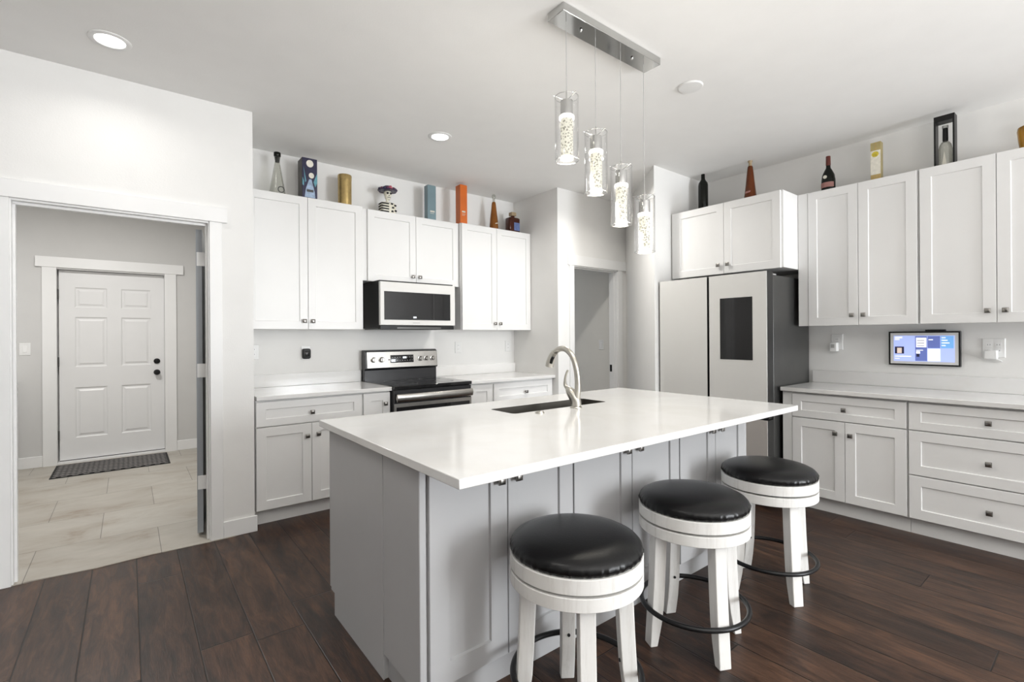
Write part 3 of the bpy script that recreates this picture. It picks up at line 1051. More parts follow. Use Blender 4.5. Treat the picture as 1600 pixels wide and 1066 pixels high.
upper_x('tall white two-door wall cabinet beside the fridge cabinet', 0.904, 1.672, ZB, XU,
        [(1.258 + G, 1.598, 1.296), (0.910, 1.258 - G, 1.222)], filler=(1.602, 1.672))
upper_x('tall white two-door wall cabinet above the wall tablet', 0.135, 0.902, ZB, XU,
        [(0.518 + G, 0.896, 0.558), (0.142, 0.518 - G, 0.478)])
upper_x('deep short white two-door cabinet above the fridge', 1.675, 2.657, 1.8457, 4.0093,
        [(2.152 + G, 2.632, 2.196), (1.690, 2.152 - G, 2.112)], filler=(2.634, 2.657))

# ------------------------------------------------------------------ fridge
FX, FY0, FY1, FZ = 3.807, 1.706, 2.653, 1.8065
t = thing('refrigerator', (4.2, 2.18, 0), 'four-door refrigerator with white glass upper doors and a dark screen', 'refrigerator')
MB().box(3.925, 4.60, FY0 + 0.004, FY1 - 0.004, 0.03, 1.785).build('body', M['darksteel'], t, 0.004)
MID = 2.183


def fdoor(y0, y1, z0, z1, front, name='door'):
    d = MB().box(FX + 0.006, FX + 0.108, y0, y1, z0, z1).build(name, M['doorside'], t, 0.002)
    MB().box(FX, FX + 0.0055, y0, y1, z0, z1).build('glass_front', front, d, 0.001)
    return d


fdoor(MID + 0.010, FY1, 0.715, FZ, M['fridgeglass'])
rd = fdoor(FY0, MID - 0.010, 0.715, FZ, M['fridgeglass'])
fdoor(MID + 0.010, FY1, 0.045, 0.665, M['taupeglass'], 'freezer_door')
fdoor(FY0, MID - 0.010, 0.045, 0.665, M['taupeglass'], 'freezer_door')
MB().box(FX - 0.0015, FX + 0.0045, 1.814, 2.078, 1.122, 1.618).build('screen', M['blackglass'], rd, 0.0008)
MB().box(FX + 0.03, FX + 0.10, FY0 + 0.004, FY1 - 0.004, 0.672, 0.708).build('handle_channel', M['black'], t)
for y in (FY0 + 0.02, FY1 - 0.075):
    m = MB().box(3.87, 4.02, y, y + 0.055, 1.7865, 1.800).box(3.90, 3.97, y + 0.006, y + 0.049, 1.800, 1.812)
    m.build('hinge_cover', M['greymark'], t, 0.003)
m = MB()
for x in (3.97, 4.5):
    for y in (FY0 + 0.06, FY1 - 0.06):
        m = MB().lathe([(0.022, 0), (0.022, 0.03)], (x, y, 0.0), 14)
        m.build('foot', M['black'], t)

# ------------------------------------------------------------------ bar stools
st = thing('bar_stool', (0, 0, 0), 'x', 'stool', 'bar stools at the island', absolute=False)


def pleat(a, r, h):
    if 0.586 < h < 0.610 and r > 0.15:
        s = math.sin(a * 46) * 0.5 + math.sin(a * 71 + 1.3) * 0.5
        return 0.0030 * s
    return 0.0


prof = [(0.212, 0.584), (0.2215, 0.5875), (0.2262, 0.595), (0.2270, 0.603), (0.2235, 0.614), (0.214, 0.624), (0.194, 0.634), (0.163, 0.6415), (0.12, 0.6465), (0.07, 0.649), (0.02, 0.650), (0.002, 0.650)]
MB().lathe(prof, n=184, wob=pleat).build('cushion', M['leather'], st, smooth=70)
MB().lathe([(0.20, 0.536), (0.2265, 0.536), (0.2285, 0.538), (0.2285, 0.582), (0.2265, 0.584), (0.20, 0.584)], n=72).build('seat_ring', M['whitewood'], st, smooth=40)
MB().lathe([(0.205, 0.526), (0.205, 0.5365)], n=48).build('swivel_plate', M['blackmetal'], st, smooth=40)
MB().lathe([(0.20, 0.484), (0.2265, 0.484), (0.2285, 0.486), (0.2285, 0.525), (0.2265, 0.527), (0.20, 0.527)], n=72).build('apron', M['whitewood'], st, smooth=40)
# ring with the leg's profile in (radial distance, height)
leg_out = [(0.193, 0.4845), (0.196, 0.40), (0.201, 0.28), (0.207, 0.17), (0.213, 0.09), (0.219, 0.0)]
leg_in = [(0.139, 0.4845), (0.142, 0.40), (0.148, 0.28), (0.155, 0.17), (0.166, 0.09), (0.186, 0.0)]
LA = [64, 154, 244, 334]
for d in LA:
    a = math.radians(d)
    ca, sa = math.cos(a), math.sin(a)
    R = []
    hw = 0.026
    for (ro, z), (ri, _) in zip(leg_out, leg_in):
        R.append([(ro * ca - s * sa, ro * sa + s * ca, z) for s in (-hw, hw)] + [(ri * ca - s * sa, ri * sa + s * ca, z) for s in (hw, -hw)])
    lg = MB().rings(R).build('leg', M['whitewood'], st, 0.003, smooth=30)
    rb = 0.1525
    m = MB().tube([((rb + 0.004) * ca, (rb + 0.004) * sa, 0.188), ((rb - 0.003) * ca, (rb - 0.003) * sa, 0.188)], 0.006, 10)
    m.build('bolt', M['blackmetal'], lg)
MB().tube([(0.2205 * math.cos(2 * PI * k / 72), 0.2205 * math.sin(2 * PI * k / 72), 0.160) for k in range(72)], 0.0105, 12, True).build('foot_ring', M['blackmetal'], st, smooth=60)

spots = [(1.216, 1.194, -9, 'whitewashed round bar stool with black cushion, nearest the viewer of the three'),
         (1.935, 1.186, 0, 'whitewashed round bar stool with black cushion, middle one along the island'),
         (2.650, 1.186, -4, 'whitewashed round bar stool with black cushion, farthest one, nearest the fridge')]
for i, (x, y, rz, lab) in enumerate(spots):
    o = st if i == 0 else copy_tree(st)
    o.location = (x, y, 0)
    o.rotation_euler = (0, 0, math.radians(rz))
    o['label'] = lab

# ------------------------------------------------------------------ pendant light
t = thing('pendant_light', (1.96, 1.667, CZ), 'chrome ceiling bar with four staggered glass pendants over the island', 'lamp')
cn = MB().box(1.585, 2.335, 1.612, 1.722, 2.826, CZ - 0.0005).build('canopy', M['chrome'], t, 0.002)
for x in (1.758, 2.154):
    MB().lathe([(0.008, 0), (0.007, -0.008), (0.003, -0.011)], (x, 1.667, 2.8258), 16).build('screw', M['chrome'], cn)
for x, zb in ((1.656, 2.160), (1.862, 2.041), (2.058, 1.908), (2.256, 1.783)):
    zt = zb + 0.305
    y = 1.667
    pd = MB().lathe([(0.057, 0.001), (0.057, 0.304), (0.054, 0.304), (0.054, 0.004), (0.0555, 0.001)], (x, y, zb), 40, cap0=False, cap1=False)
    pd = pd.build('glass_shade', M['glass'], t, smooth=50)
    for zz in (zb + 0.001, zt - 0.001):
        MB().tube([(x + 0.0557 * math.cos(2 * PI * k / 40), y + 0.0557 * math.sin(2 * PI * k / 40), zz) for k in range(40)], 0.0019, 8, True).build('glass_rim', M['rimglass'], pd, smooth=60)
    MB().tube([(x, y, 2.826), (x, y, zt + 0.025)], 0.0016, 8).build('cord', M['greymark'], pd)
    m = MB().tube([(x, y, zt + 0.03), (x, y, zt - 0.022)], 0.0035, 8)
    for k in range(3):
        a = k * 2 * PI / 3 + 0.5
        m.tube([(x, y, zt - 0.018), (x + 0.064 * math.cos(a), y + 0.064 * math.sin(a), zt + 0.003)], 0.0022, 8)
    m.build('hanger', M['chrome'], pd)
    MB().lathe([(0.008, -0.018), (0.0295, -0.020), (0.0305, -0.024), (0.0305, -0.088), (0.028, -0.090)], (x, y, zt), 32).build('socket_cap', M['chrome'], pd, smooth=40)
    MB().lathe([(0.033, 0.196), (0.036, 0.198), (0.036, 0.211), (0.033, 0.214)], (x, y, zb), 32).build('light_collar', M['ledcollar'], pd, smooth=40)
    MB().lathe([(0.0295, 0.019), (0.0295, 0.196)], (x, y, zb), 36).build('crystal_column', M['crystal'], pd, smooth=40)
    MB().lathe([(0.026, 0.003), (0.030, 0.005), (0.030, 0.018), (0.028, 0.019)], (x, y, zb), 32).build('light_disc', M['ledcollar'], pd, smooth=40)
    pt = bpy.data.lights.new('pendant_bulb', 'POINT')
    pt.energy = 3.5
    pt.color = (1.0, 0.94, 0.82)
    pt.shadow_soft_size = 0.06
    po = bpy.data.objects.new('pendant_bulb', pt)
    COL.objects.link(po)
    po.parent = pd
    po.location = (x - pd['_o'][0], y - pd['_o'][1], zb - 0.03 - pd['_o'][2])


# ------------------------------------------------------------------ recessed ceiling lights and the blank cover
def downlight(x, y, z, label, power, real=True):
    t = thing('recessed_light', (x, y, z), label, 'ceiling light', 'recessed ceiling lights')
    MB().lathe([(0.090, 0.0), (0.090, -0.003), (0.085, -0.006), (0.066, -0.006), (0.062, -0.001)], (x, y, z - 0.0003), 40, cap0=False, cap1=False).build('trim_ring', M['whiteplastic'], t, smooth=50)
    MB().lathe([(0.064, -0.0015), (0.064, -0.0035)], (x, y, z), 32).build('lens', M['lamp'], t)
    a_ = area('downlight_beam', (0, 0, -0.009), (0, 0, 0), 0.12, 0.12, power, (1.0, 0.97, 0.92), 'DISK', math.radians(150))
    a_.parent = t


downlight(-0.066, 3.262, CZ, 'glowing recessed ceiling light in front of the laundry doorway wall', 2.5)
downlight(-0.066, 1.05, CZ, 'glowing recessed ceiling light left of the island, above the top edge of the photo', 5)
downlight(1.898, 3.290, CZ, 'glowing recessed ceiling light in front of the range', 3)
downlight(3.22, 2.88, CZ, 'added recessed ceiling light brightening the pantry wall, behind the second glass pendant', 19)  # added fixture, put in to brighten the pantry wall and angled wall
tag(MB().lathe([(0.074, 0.0), (0.074, -0.004), (0.069, -0.009), (0.045, -0.011), (0.002, -0.011)], (2.752, 1.684, CZ - 0.0003), 36).build('ceiling_cover', M['whiteplastic'], smooth=40, org=(2.752, 1.684, CZ)),
    'small blank white round cover plate on the ceiling beyond the pendant bar', 'ceiling cover')
# flush light on the laundry ceiling (out of sight above the door head)
t = thing('flush_light', (-0.35, 5.3, 2.85), 'round flush ceiling light in the laundry room', 'ceiling light')
MB().lathe([(0.15, 0), (0.15, -0.03), (0.13, -0.06), (0.05, -0.075), (0.002, -0.077)], (-0.35, 5.3, 2.8497), 32).build('diffuser', M['lamp'], t, smooth=50)
a_ = area('laundry_beam', (0, 0, -0.085), (0, 0, 0), 0.28, 0.28, 44, (1.0, 0.98, 0.95), 'DISK')
a_.parent = t

# ------------------------------------------------------------------ doors
d1 = thing('door_1', (-0.112, 7.025, 0.03), 'white six-panel laundry back door with black knob', None)
d1['kind'] = 'structure'
X0, X1, Z0, Z1, YF = -0.575, 0.333, 0.03, 2.055, 7.025
P = PF('-y', YF)
m = MB()
# panel layout: columns and rows (heights from the floor)
W = X1 - X0
cols = [(X0 + 0.125, X0 + 0.125 + 0.270), (X1 - 0.125 - 0.270, X1 - 0.125)]
rows = [(0.26, 0.80), (1.02, 1.56), (1.66, 1.88)]
xs = [X0, cols[0][0], cols[0][1], cols[1][0], cols[1][1], X1]
zs = [Z0, rows[0][0], rows[0][1], rows[1][0], rows[1][1], rows[2][0], rows[2][1], Z1]
for i in range(5):
    for j in range(7):
        r = rect(P, xs[i], xs[i + 1], zs[j], zs[j + 1], 0)
        if i in (1, 3) and j in (1, 3, 5):
            a, b, c, d_ = xs[i], xs[i + 1], zs[j], zs[j + 1]
            m.rings([r, rect(P, a + 0.012, b - 0.012, c + 0.012, d_ - 0.012, -0.010), rect(P, a + 0.024, b - 0.024, c + 0.024, d_ - 0.024, -0.010),
                     rect(P, a + 0.042, b - 0.042, c + 0.042, d_ - 0.042, -0.002)], cap0=False)
        else:
            m.add(r, [(0, 1, 2, 3)])
b0 = rect(P, X0, X1, Z0, Z1, 0)
b1 = rect(P, X0, X1, Z0, Z1, -0.042)
m.add(b0 + b1, [(4, 7, 6, 5), (0, 1, 5, 4), (1, 2, 6, 5), (2, 3, 7, 6), (3, 0, 4, 7)])
m.build('panel', M['doorwhite'], d1, smooth=20)
for z, nm in ((0.930, 'door_knob'), (1.060, 'deadbolt')):
    if nm == 'door_knob':
        m = MB().lathe([(0.032, 0), (0.032, -0.006), (0.014, -0.010), (0.012, -0.030), (0.026, -0.040), (0.029, -0.055), (0.022, -0.066), (0.004, -0.068)], (0.262, YF - 0.0003, z), 24, 'y')
    else:
        m = MB().lathe([(0.031, 0), (0.031, -0.010), (0.026, -0.014), (0.004, -0.014)], (0.262, YF - 0.0003, z), 24, 'y')
        m.box(0.257, 0.267, YF - 0.030, YF - 0.014, z - 0.016, z + 0.016)
    m.build(nm, M['black'], d1, smooth=40)
for z in (0.30, 1.08, 1.80):
    MB().tube([(-0.580, 7.016, z - 0.05), (-0.580, 7.016, z + 0.05)], 0.007, 10).build('hinge', M['darksteel'], d1)
MB().box(X0, X1, 7.027, 7.06, 0.0225, 0.0295).build('weather_strip', M['rubber'], d1)

# open door leaf folded back into the laundry room
d2 = bpy.data.objects.new('door_2', None)
COL.objects.link(d2)
d2['kind'] = 'structure'
d2['label'] = 'open blue-grey edged door folded into the laundry room'
d2.location = (0.392, 3.835, 0)
d2.rotation_euler = (0, 0, math.radians(-8.5))
MB().box(-0.037, -0.002, 0.0, 0.84, 0.025, 2.045).build('panel', M['doorblue'], d2, 0.001)
for z in (0.36, 1.105, 1.848):
    MB().box(-0.033, 0.016, -0.0035, -0.0003, z - 0.046, z + 0.046).build('hinge', M['whiteplastic'], d2, 0.001)

# ------------------------------------------------------------------ laundry items
t = thing('doormat', (-0.125, 6.58, 0.004), 'black latticed rubber-edged doormat in front of the six-panel door', 'doormat')
MB().box(-0.590, 0.345, 6.275, 6.885, 0.0043, 0.010).build('rubber_base', M['rubber'], t, 0.002)
MB().box(-0.570, 0.325, 6.292, 6.868, 0.0102, 0.014).build('woven_top', M['mat'], t)
t = thing('washing_machine', (-1.21, 6.55, 0.004), 'white front-loading laundry machine just visible at the left edge of the laundry room', 'washing machine')
MB().box(-1.52, -0.885, 6.22, 6.90, 0.02, 0.905).build('body', M['whiteplastic'], t, 0.012)
pn = MB().box(-0.884, -0.868, 6.225, 6.895, 0.78, 0.900).build('control_panel', M['whiteplastic'], t, 0.004)
MB().lathe([(0.035, 0), (0.033, 0.025), (0.028, 0.028)], (-0.8675, 6.62, 0.84), 20, 'x').build('dial', M['steel'], pn)
MB().lathe([(0.23, 0), (0.225, 0.018), (0.18, 0.022), (0.16, 0.008), (0.01, 0.004)], (-0.8845, 6.55, 0.43), 40, 'x').build('porthole_door', M['greymark'], t, smooth=40)
for x in (-1.46, -0.95):
    for y in (6.28, 6.84):
        MB().lathe([(0.02, 0), (0.02, 0.016)], (x, y, 0.0042), 12).build('foot', M['rubber'], t)


# ------------------------------------------------------------------ switches and outlets
def plate(name, face, plane, u, v, w, h, label, cat, group, rocker=True):
    P = PF(face, plane)
    base = P(u, v - h / 2, 0)
    t = thing(name, base, label, cat, group)
    MB().rings([rect(P, u - w / 2, u + w / 2, v - h / 2, v + h / 2, 0.0003), rect(P, u - w / 2, u + w / 2, v - h / 2, v + h / 2, 0.003),
                rect(P, u - w / 2 + 0.004, u + w / 2 - 0.004, v - h / 2 + 0.004, v + h / 2 - 0.004, 0.006)]).build('cover_plate', M['whiteplastic'], t, smooth=20)
    n = max(1, round(w / 0.07) - 0)
    for k in range(n):
        uc = u + (k - (n - 1) / 2) * 0.046
        if rocker == 'switch':
            MB().rings([rect(P, uc - 0.016, uc + 0.016, v - 0.033, v + 0.033, 0.006), rect(P, uc - 0.0155, uc + 0.0155, v - 0.0325, v + 0.0325, 0.008),
                        rect(P, uc - 0.015, uc + 0.015, v - 0.032, v - 0.01, 0.0105)]).build('rocker', M['trim'], t, smooth=20)
        else:
            m = MB().mat(M['trim'])
            for dv in (0.020, -0.020):
                m.rings([rect(P, uc - 0.015, uc + 0.015, v + dv - 0.015, v + dv + 0.015, 0.0058), rect(P, uc - 0.015, uc + 0.015, v + dv - 0.015, v + dv + 0.015, 0.0078)])
            m.mat(M['darkmark'])
            for dv in (0.022, -0.018):
                for du in (-0.006, 0.006):
                    m.rings([rect(P, uc + du - 0.0012, uc + du + 0.0012, v + dv - 0.004, v + dv + 0.004, 0.0075), rect(P, uc + du - 0.0012, uc + du + 0.0012, v + dv - 0.004, v + dv + 0.004, 0.0081)])
            m.build('socket', M['trim'], t, smooth=20)
    return t


WG = 'white wall outlets'
plate('light_switch', '-y', 6.955, -0.825, 1.222, 0.085, 0.125, 'white rocker light switch left of the six-panel laundry door', 'light switch', 'light switches', 'switch')
plate('light_switch', '-x', 4.60, -4.05, 1.21, 0.078, 0.122, 'white rocker light switch on the grey wall inside the pantry', 'light switch', 'light switches', 'switch')
plate('wall_outlet', '-y', YA, 0.800, 1.205, 0.078, 0.122, 'white wall outlet beside the doorway wall above the left countertop', 'outlet', WG)
plate('wall_outlet', '-y', YA, 1.205, 1.190, 0.078, 0.122, 'white wall outlet behind the black plug-in device', 'outlet', WG)
plate('wall_outlet', '-y', YA, 2.748, 1.207, 0.078, 0.122, 'white wall outlet just right of the range', 'outlet', WG)
plate('wall_outlet', '-y', YA, 3.415, 1.209, 0.078, 0.122, 'white wall outlet in the corner by the pantry return wall', 'outlet', WG)
plate('wall_outlet', '-x', XB, -1.507, 1.257, 0.085, 0.130, 'white wall outlet between the fridge and the wall tablet', 'outlet', WG)
plate('wall_outlet', '-x', XB, -0.575, 1.220, 0.115, 0.130, 'wide white wall outlet right of the wall tablet', 'outlet', WG)

t = thing('plug_in_device', (1.205, YA - 0.008, 1.14), 'small black rounded gadget plugged into the outlet left of the range', 'plug-in device')
R = []
for g, yy in ((0.004, -0.0085), (0.0, -0.013), (0.0, -0.034), (0.004, -0.040), (0.012, -0.042)):
    R.append([(x, YA + yy, z) for x, z in rounded(1.205 - 0.034 + g, 1.205 + 0.034 - g, 1.138 + g, 1.226 - g, 0.017 - min(g, 0.01) * 0.6)])
MB().rings(R).build('housing', M['black'], t, smooth=40)
R = []
for g, yy in ((0.0, -0.0421), (0.001, -0.0430)):
    R.append([(x, YA + yy, z) for x, z in rounded(1.185 + g, 1.225 - g, 1.156 + g, 1.208 - g, 0.008)])
MB().rings(R).build('front_panel', M['blackglass'], t, smooth=40)

t = thing('plug_in_device', (XB - 0.008, 1.520, 1.19), 'white plug-in unit on the outlet between fridge and tablet', 'plug-in device')
MB().box(XB - 0.060, XB - 0.0085, 1.492, 1.546, 1.178, 1.252).build('housing', M['whiteplastic'], t, 0.006)
MB().box(XB - 0.0612, XB - 0.0602, 1.508, 1.534, 1.208, 1.238).build('vent', M['greymark'], t)
t = thing('charger_plug', (XB - 0.008, 0.585, 1.15), 'white square charger plug in the wide outlet right of the tablet', 'charger')
MB().box(XB - 0.055, XB - 0.0085, 0.552, 0.618, 1.145, 1.205).build('housing', M['whiteplastic'], t, 0.006)

# wall tablet
t = thing('wall_tablet', (XB, 0.945, 1.083), 'landscape smart-home display in a thin black frame on the right-hand wall', 'tablet')
TY0, TY1, TZ0, TZ1 = 0.738, 1.150, 1.084, 1.337
XF = XB - 0.032
P = PF('-x', XF)
ub = lambda y: -y
m = MB()
m.rings([rect(P, -TY1, -TY0, TZ0, TZ1, -0.031), rect(P, -TY1, -TY0, TZ0, TZ1, -0.001), rect(P, -TY1 + 0.001, -TY0 - 0.001, TZ0 + 0.001, TZ1 - 0.001, 0),
         rect(P, -TY1 + 0.010, -TY0 - 0.010, TZ0 + 0.010, TZ1 - 0.010, 0), rect(P, -TY1 + 0.0105, -TY0 - 0.0105, TZ0 + 0.0105, TZ1 - 0.0105, -0.002)])
m.build('frame', M['black'], t, smooth=20)
MB().rings([rect(P, -TY1 + 0.011, -TY0 - 0.011, TZ0 + 0.011, TZ1 - 0.011, -0.0022), rect(P, -TY1 + 0.011, -TY0 - 0.011, TZ0 + 0.011, TZ1 - 0.011, -0.0012)]).build('mat_board', M['matboard'], t, smooth=20)
su0, su1, sv0, sv1 = -TY1 + 0.031, -TY0 - 0.031, TZ0 + 0.031, TZ1 - 0.031
scr = MB().rings([rect(P, su0, su1, sv0, sv1, -0.0012), rect(P, su0, su1, sv0, sv1, -0.0004)]).build('screen', M['scr_blue'], t, smooth=20)
SW, SH = su1 - su0, sv1 - sv0
m = MB()


def tile(mm, a0, a1, b0, b1, lev=0.0):
    m.mat(mm)
    m.rings([rect(P, su0 + a0 * SW, su0 + a1 * SW, sv0 + b0 * SH, sv0 + b1 * SH, -0.0006), rect(P, su0 + a0 * SW, su0 + a1 * SW, sv0 + b0 * SH, sv0 + b1 * SH, 0.0002 + lev)])


tile(M['scr_dark'], 0.02, 0.18, 0.29, 0.57)
tile(M['scr_skin'], 0.06, 0.14, 0.31, 0.52, 0.0003)
tile(M['scr_white'], 0.02, 0.15, 0.90, 0.96)
tile(M['scr_white'], 0.02, 0.10, 0.83, 0.88)
tile(M['scr_white'], 0.02, 0.30, 0.17, 0.205)
tile(M['scr_white'], 0.02, 0.10, 0.08, 0.11)
tile(M['scr_deep'], 0.37, 0.565, 0.02, 0.98)
tile(M['scr_white'], 0.385, 0.555, 0.55, 0.92, 0.0003)
for bb in (0.60, 0.70, 0.80):
    tile(M['greymark'], 0.40, 0.52, bb, bb + 0.025, 0.0006)
tile(M['scr_white'], 0.385, 0.50, 0.42, 0.45, 0.0003)
tile(M['scr_white'], 0.385, 0.45, 0.30, 0.40, 0.0003)
tile(M['scr_dark'], 0.39, 0.44, 0.18, 0.30, 0.0003)
tile(M['scr_deep'], 0.575, 0.775, 0.52, 0.98)
tile(M['scr_white'], 0.59, 0.66, 0.82, 0.86, 0.0003)
tile(M['scr_white'], 0.575, 0.775, 0.02, 0.49)
tile(M['scr_sky'], 0.785, 0.985, 0.52, 0.98)
for k, bb in enumerate((0.90, 0.80, 0.70, 0.60)):
    tile(M['scr_white'], 0.80, 0.86 + 0.03 * (k % 3), bb, bb + 0.04, 0.0003)
m.build('screen_tiles', M['scr_blue'], scr, smooth=0)
MB().box(XB - 0.045, XB - 0.004, 0.818, 0.930, TZ1 + 0.0005, TZ1 + 0.012).build('camera_bar', M['black'], t, 0.003)
m = spline_tube([(XB - 0.006, 0.775, 1.20, 0.0018), (XB - 0.006, 0.69, 1.172, 0.0018), (XB - 0.006, 0.62, 1.135, 0.0018), (XB - 0.006, 0.56, 1.118, 0.0018), (XB - 0.006, 0.535, 1.128, 0.0018), (XB - 0.018, 0.552, 1.142, 0.0018), (XB - 0.03, 0.575, 1.146, 0.0018)], 8)
m.build('power_cord', M['whiteplastic'], t)
spline_tube([(XB - 0.008, 1.05, 1.090, 0.0018), (XB - 0.008, 1.01, 1.068, 0.0018), (XB - 0.008, 0.97, 1.064, 0.0018), (XB - 0.008, 0.93, 1.084, 0.0018)], 8).build('power_cord', M['whiteplastic'], t)

# ------------------------------------------------------------------ things on top of the cabinets
ZC = ZT + 0.0006
CG = 'bottles and boxes on top of the cabinets'


def bottle(name, x, y, label, prof, mat, extras=(), n=28, cat='bottle'):
    t = thing(name, (x, y, ZC), label, cat, CG)
    b = MB().lathe(prof, (x, y, ZC), n).build('glass_body', mat, t, smooth=50)
    for nm, pr, mm in extras:
        MB().lathe(pr, (x, y, ZC), n).build(nm, mm, t, smooth=50)
    return t


# range wall, left to right
t = bottle('bottle', 0.948, 4.235, 'empty clear tapered glass bottle with a dark stopper, first on the left',
           [(0.060, 0), (0.062, 0.01), (0.050, 0.09), (0.033, 0.19), (0.021, 0.26), (0.018, 0.285), (0.022, 0.31), (0.022, 0.318)], M['clearbottle'],
           [('stopper', [(0.015, 0.275), (0.017, 0.290), (0.021, 0.318), (0.026, 0.323), (0.026, 0.350), (0.024, 0.353)], M['greenblack'])])
MB().lathe([(0.026, 0), (0.026, -0.0015), (0.019, -0.0015), (0.019, 0)], (0.962, 4.235 - 0.060, ZC + 0.045), 20, 'y', False, False).build('round_label', M['darkmark'], t)

t = thing('gift_box', (1.177, 4.222, ZC), 'tall navy printed gift box with pale discs and blue shards', 'box', CG)
bx = MB().box(1.118, 1.236, 4.160, 4.285, ZC, 2.792).build('carton', M['navy'], t, 0.001)
MB().box(1.1172, 1.1178, 4.163, 4.282, ZC + 0.002, 2.790).build('side_print', M['charcoal'], bx)
m = MB().mat(M['cream'])
yf = 4.1592
disc = lambda cx, cz, rx, rz: m.prism([(cx + rx * math.cos(2 * PI * k / 24), cz + rz * math.sin(2 * PI * k / 24)) for k in range(24)], yf, yf + 0.0006, 'y')
disc(1.178, 2.748, 0.028, 0.030)
disc(1.190, 2.652, 0.021, 0.023)
m.mat(M['teal'])
m.prism([(1.128, 2.72), (1.150, 2.60), (1.140, 2.59)], yf, yf + 0.0006, 'y')
m.prism([(1.236, 2.68), (1.206, 2.60), (1.220, 2.56), (1.236, 2.60)], yf, yf + 0.0006, 'y')
m.prism([(1.120, 2.63), (1.132, 2.60), (1.130, 2.56), (1.120, 2.57)], yf, yf + 0.0006, 'y')
m.mat(M['paleblue'])
m.prism([(1.172, 2.62), (1.190, 2.62), (1.215, 2.52), (1.220, 2.47), (1.136, 2.47), (1.146, 2.54)], yf - 0.0004, yf, 'y')
m.mat(M['darkmark'])
m.prism([(1.152, 2.515), (1.205, 2.515), (1.205, 2.535), (1.152, 2.535)], yf - 0.0008, yf - 0.0004, 'y')
m.build('front_print', M['cream'], bx, smooth=0)

t = thing('gift_tube', (1.492, 4.24, ZC), 'gold cylindrical gift tube above the left cabinet', 'tube box', CG)
MB().lathe([(0.057, 0), (0.057, 0.235)], (1.492, 4.24, ZC), 40).build('tube', M['gold'], t, smooth=40)
MB().lathe([(0.0582, 0.2355), (0.0582, 0.275), (0.055, 0.279)], (1.492, 4.24, ZC), 40).build('lid', M['gold'], t, smooth=40)

# small ceramic skeleton bust bottle with a flower-brimmed hat
sx, sy = 1.888, 4.235
t = thing('skeleton_figurine', (sx, sy, ZC), 'ceramic skeleton bust in a dark flowered hat above the microwave cabinet', 'figurine', CG)
m = MB()
R = []
for g, z in ((0.004, 0.0), (0.0, 0.004), (0.0, 0.088), (0.010, 0.100), (0.030, 0.106)):
    R.append([(x, y, ZC + z) for x, y in rounded(sx - 0.074 + g, sx + 0.074 - g, sy - 0.040 + g * 0.6, sy + 0.040 - g * 0.6, 0.028 - g * 0.3)])
body = m.rings(R).build('bust', M['bone'], t, smooth=50)
m = MB()
for k, z in enumerate((0.014, 0.038, 0.062, 0.086)):
    m.box(sx - 0.0765, sx - 0.006, sy - 0.0418, sy - 0.0385, ZC + z - 0.006, ZC + z + 0.006)
    m.box(sx - 0.0768, sx - 0.0735, sy - 0.030, sy + 0.030, ZC + z - 0.006, ZC + z + 0.006)
for a0, z in ((0.020, 0.090), (0.052, 0.078), (0.030, 0.056), (0.056, 0.030), (0.024, 0.022)):
    m.prism([(sx + a0 - 0.010, ZC + z - 0.007), (sx + a0 + 0.012, ZC + z - 0.009), (sx + a0 + 0.016, ZC + z + 0.005), (sx + a0 - 0.004, ZC + z + 0.009)], sy - 0.0418, sy - 0.0385, 'y')
m.build('painted_ribs', M['rubber'], body, smooth=0)
MB().lathe([(0.016, 0.104), (0.012, 0.118), (0.013, 0.138)], (sx - 0.006, sy, ZC), 20).build('neck', M['bone'], t, smooth=50)
R = []
for k in range(9):
    f = k / 8
    z = 0.132 + 0.085 * f
    w_ = (0.020, 0.026, 0.028, 0.028, 0.034, 0.037, 0.036, 0.030, 0.016)[k]
    R.append([(sx - 0.002 + w_ * math.cos(2 * PI * i / 20), sy - 0.004 + w_ * 0.95 * math.sin(2 * PI * i / 20), ZC + z) for i in range(20)])
sk = MB().rings(R).build('skull', M['bone'], t, smooth=60)
for dx in (-0.014, 0.015):
    MB().lathe([(0.0095, -0.003), (0.0095, 0.006), (0.002, 0.008)], (sx - 0.002 + dx, sy - 0.037, ZC + 0.184), 14, 'y').build('eye_socket', M['rubber'], sk)
m = MB().prism([(sx - 0.006, ZC + 0.160), (sx + 0.003, ZC + 0.160), (sx - 0.0015, ZC + 0.171)], sy - 0.037, sy - 0.029, 'y')
m.box(sx - 0.016, sx + 0.014, sy - 0.0325, sy - 0.028, ZC + 0.146, ZC + 0.150)
m.build('mouth_and_nose', M['darkmark'], sk)
hat = MB().lathe([(0.040, 0.206), (0.060, 0.212), (0.084, 0.208), (0.088, 0.214), (0.070, 0.226), (0.046, 0.236), (0.040, 0.248), (0.026, 0.258), (0.003, 0.260)], (sx - 0.002, sy, ZC), 36, wob=lambda a, r, h: 0.004 * math.sin(7 * a) if r > 0.06 else 0).build('hat', M['inkblue'], t, smooth=50)
for k in range(16):
    a = 2 * PI * k / 16
    rr = 0.072 + 0.004 * math.cos(3 * k)
    c = (sx - 0.002 + rr * math.cos(a), sy + rr * 0.98 * math.sin(a), ZC + 0.222)
    MB().lathe([(0.006, -0.014), (0.016, -0.004), (0.017, 0.004), (0.010, 0.012), (0.002, 0.014)], c, 12).build('flower', M['pink'] if k in (12, 3) else (M['plum'] if k % 2 else M['inkblue']), hat, smooth=60)
MB().lathe([(0.006, -0.01), (0.017, 0.0), (0.012, 0.012), (0.002, 0.014)], (sx + 0.004, sy - 0.048, ZC + 0.238), 12).build('flower', M['pink'], hat, smooth=60)


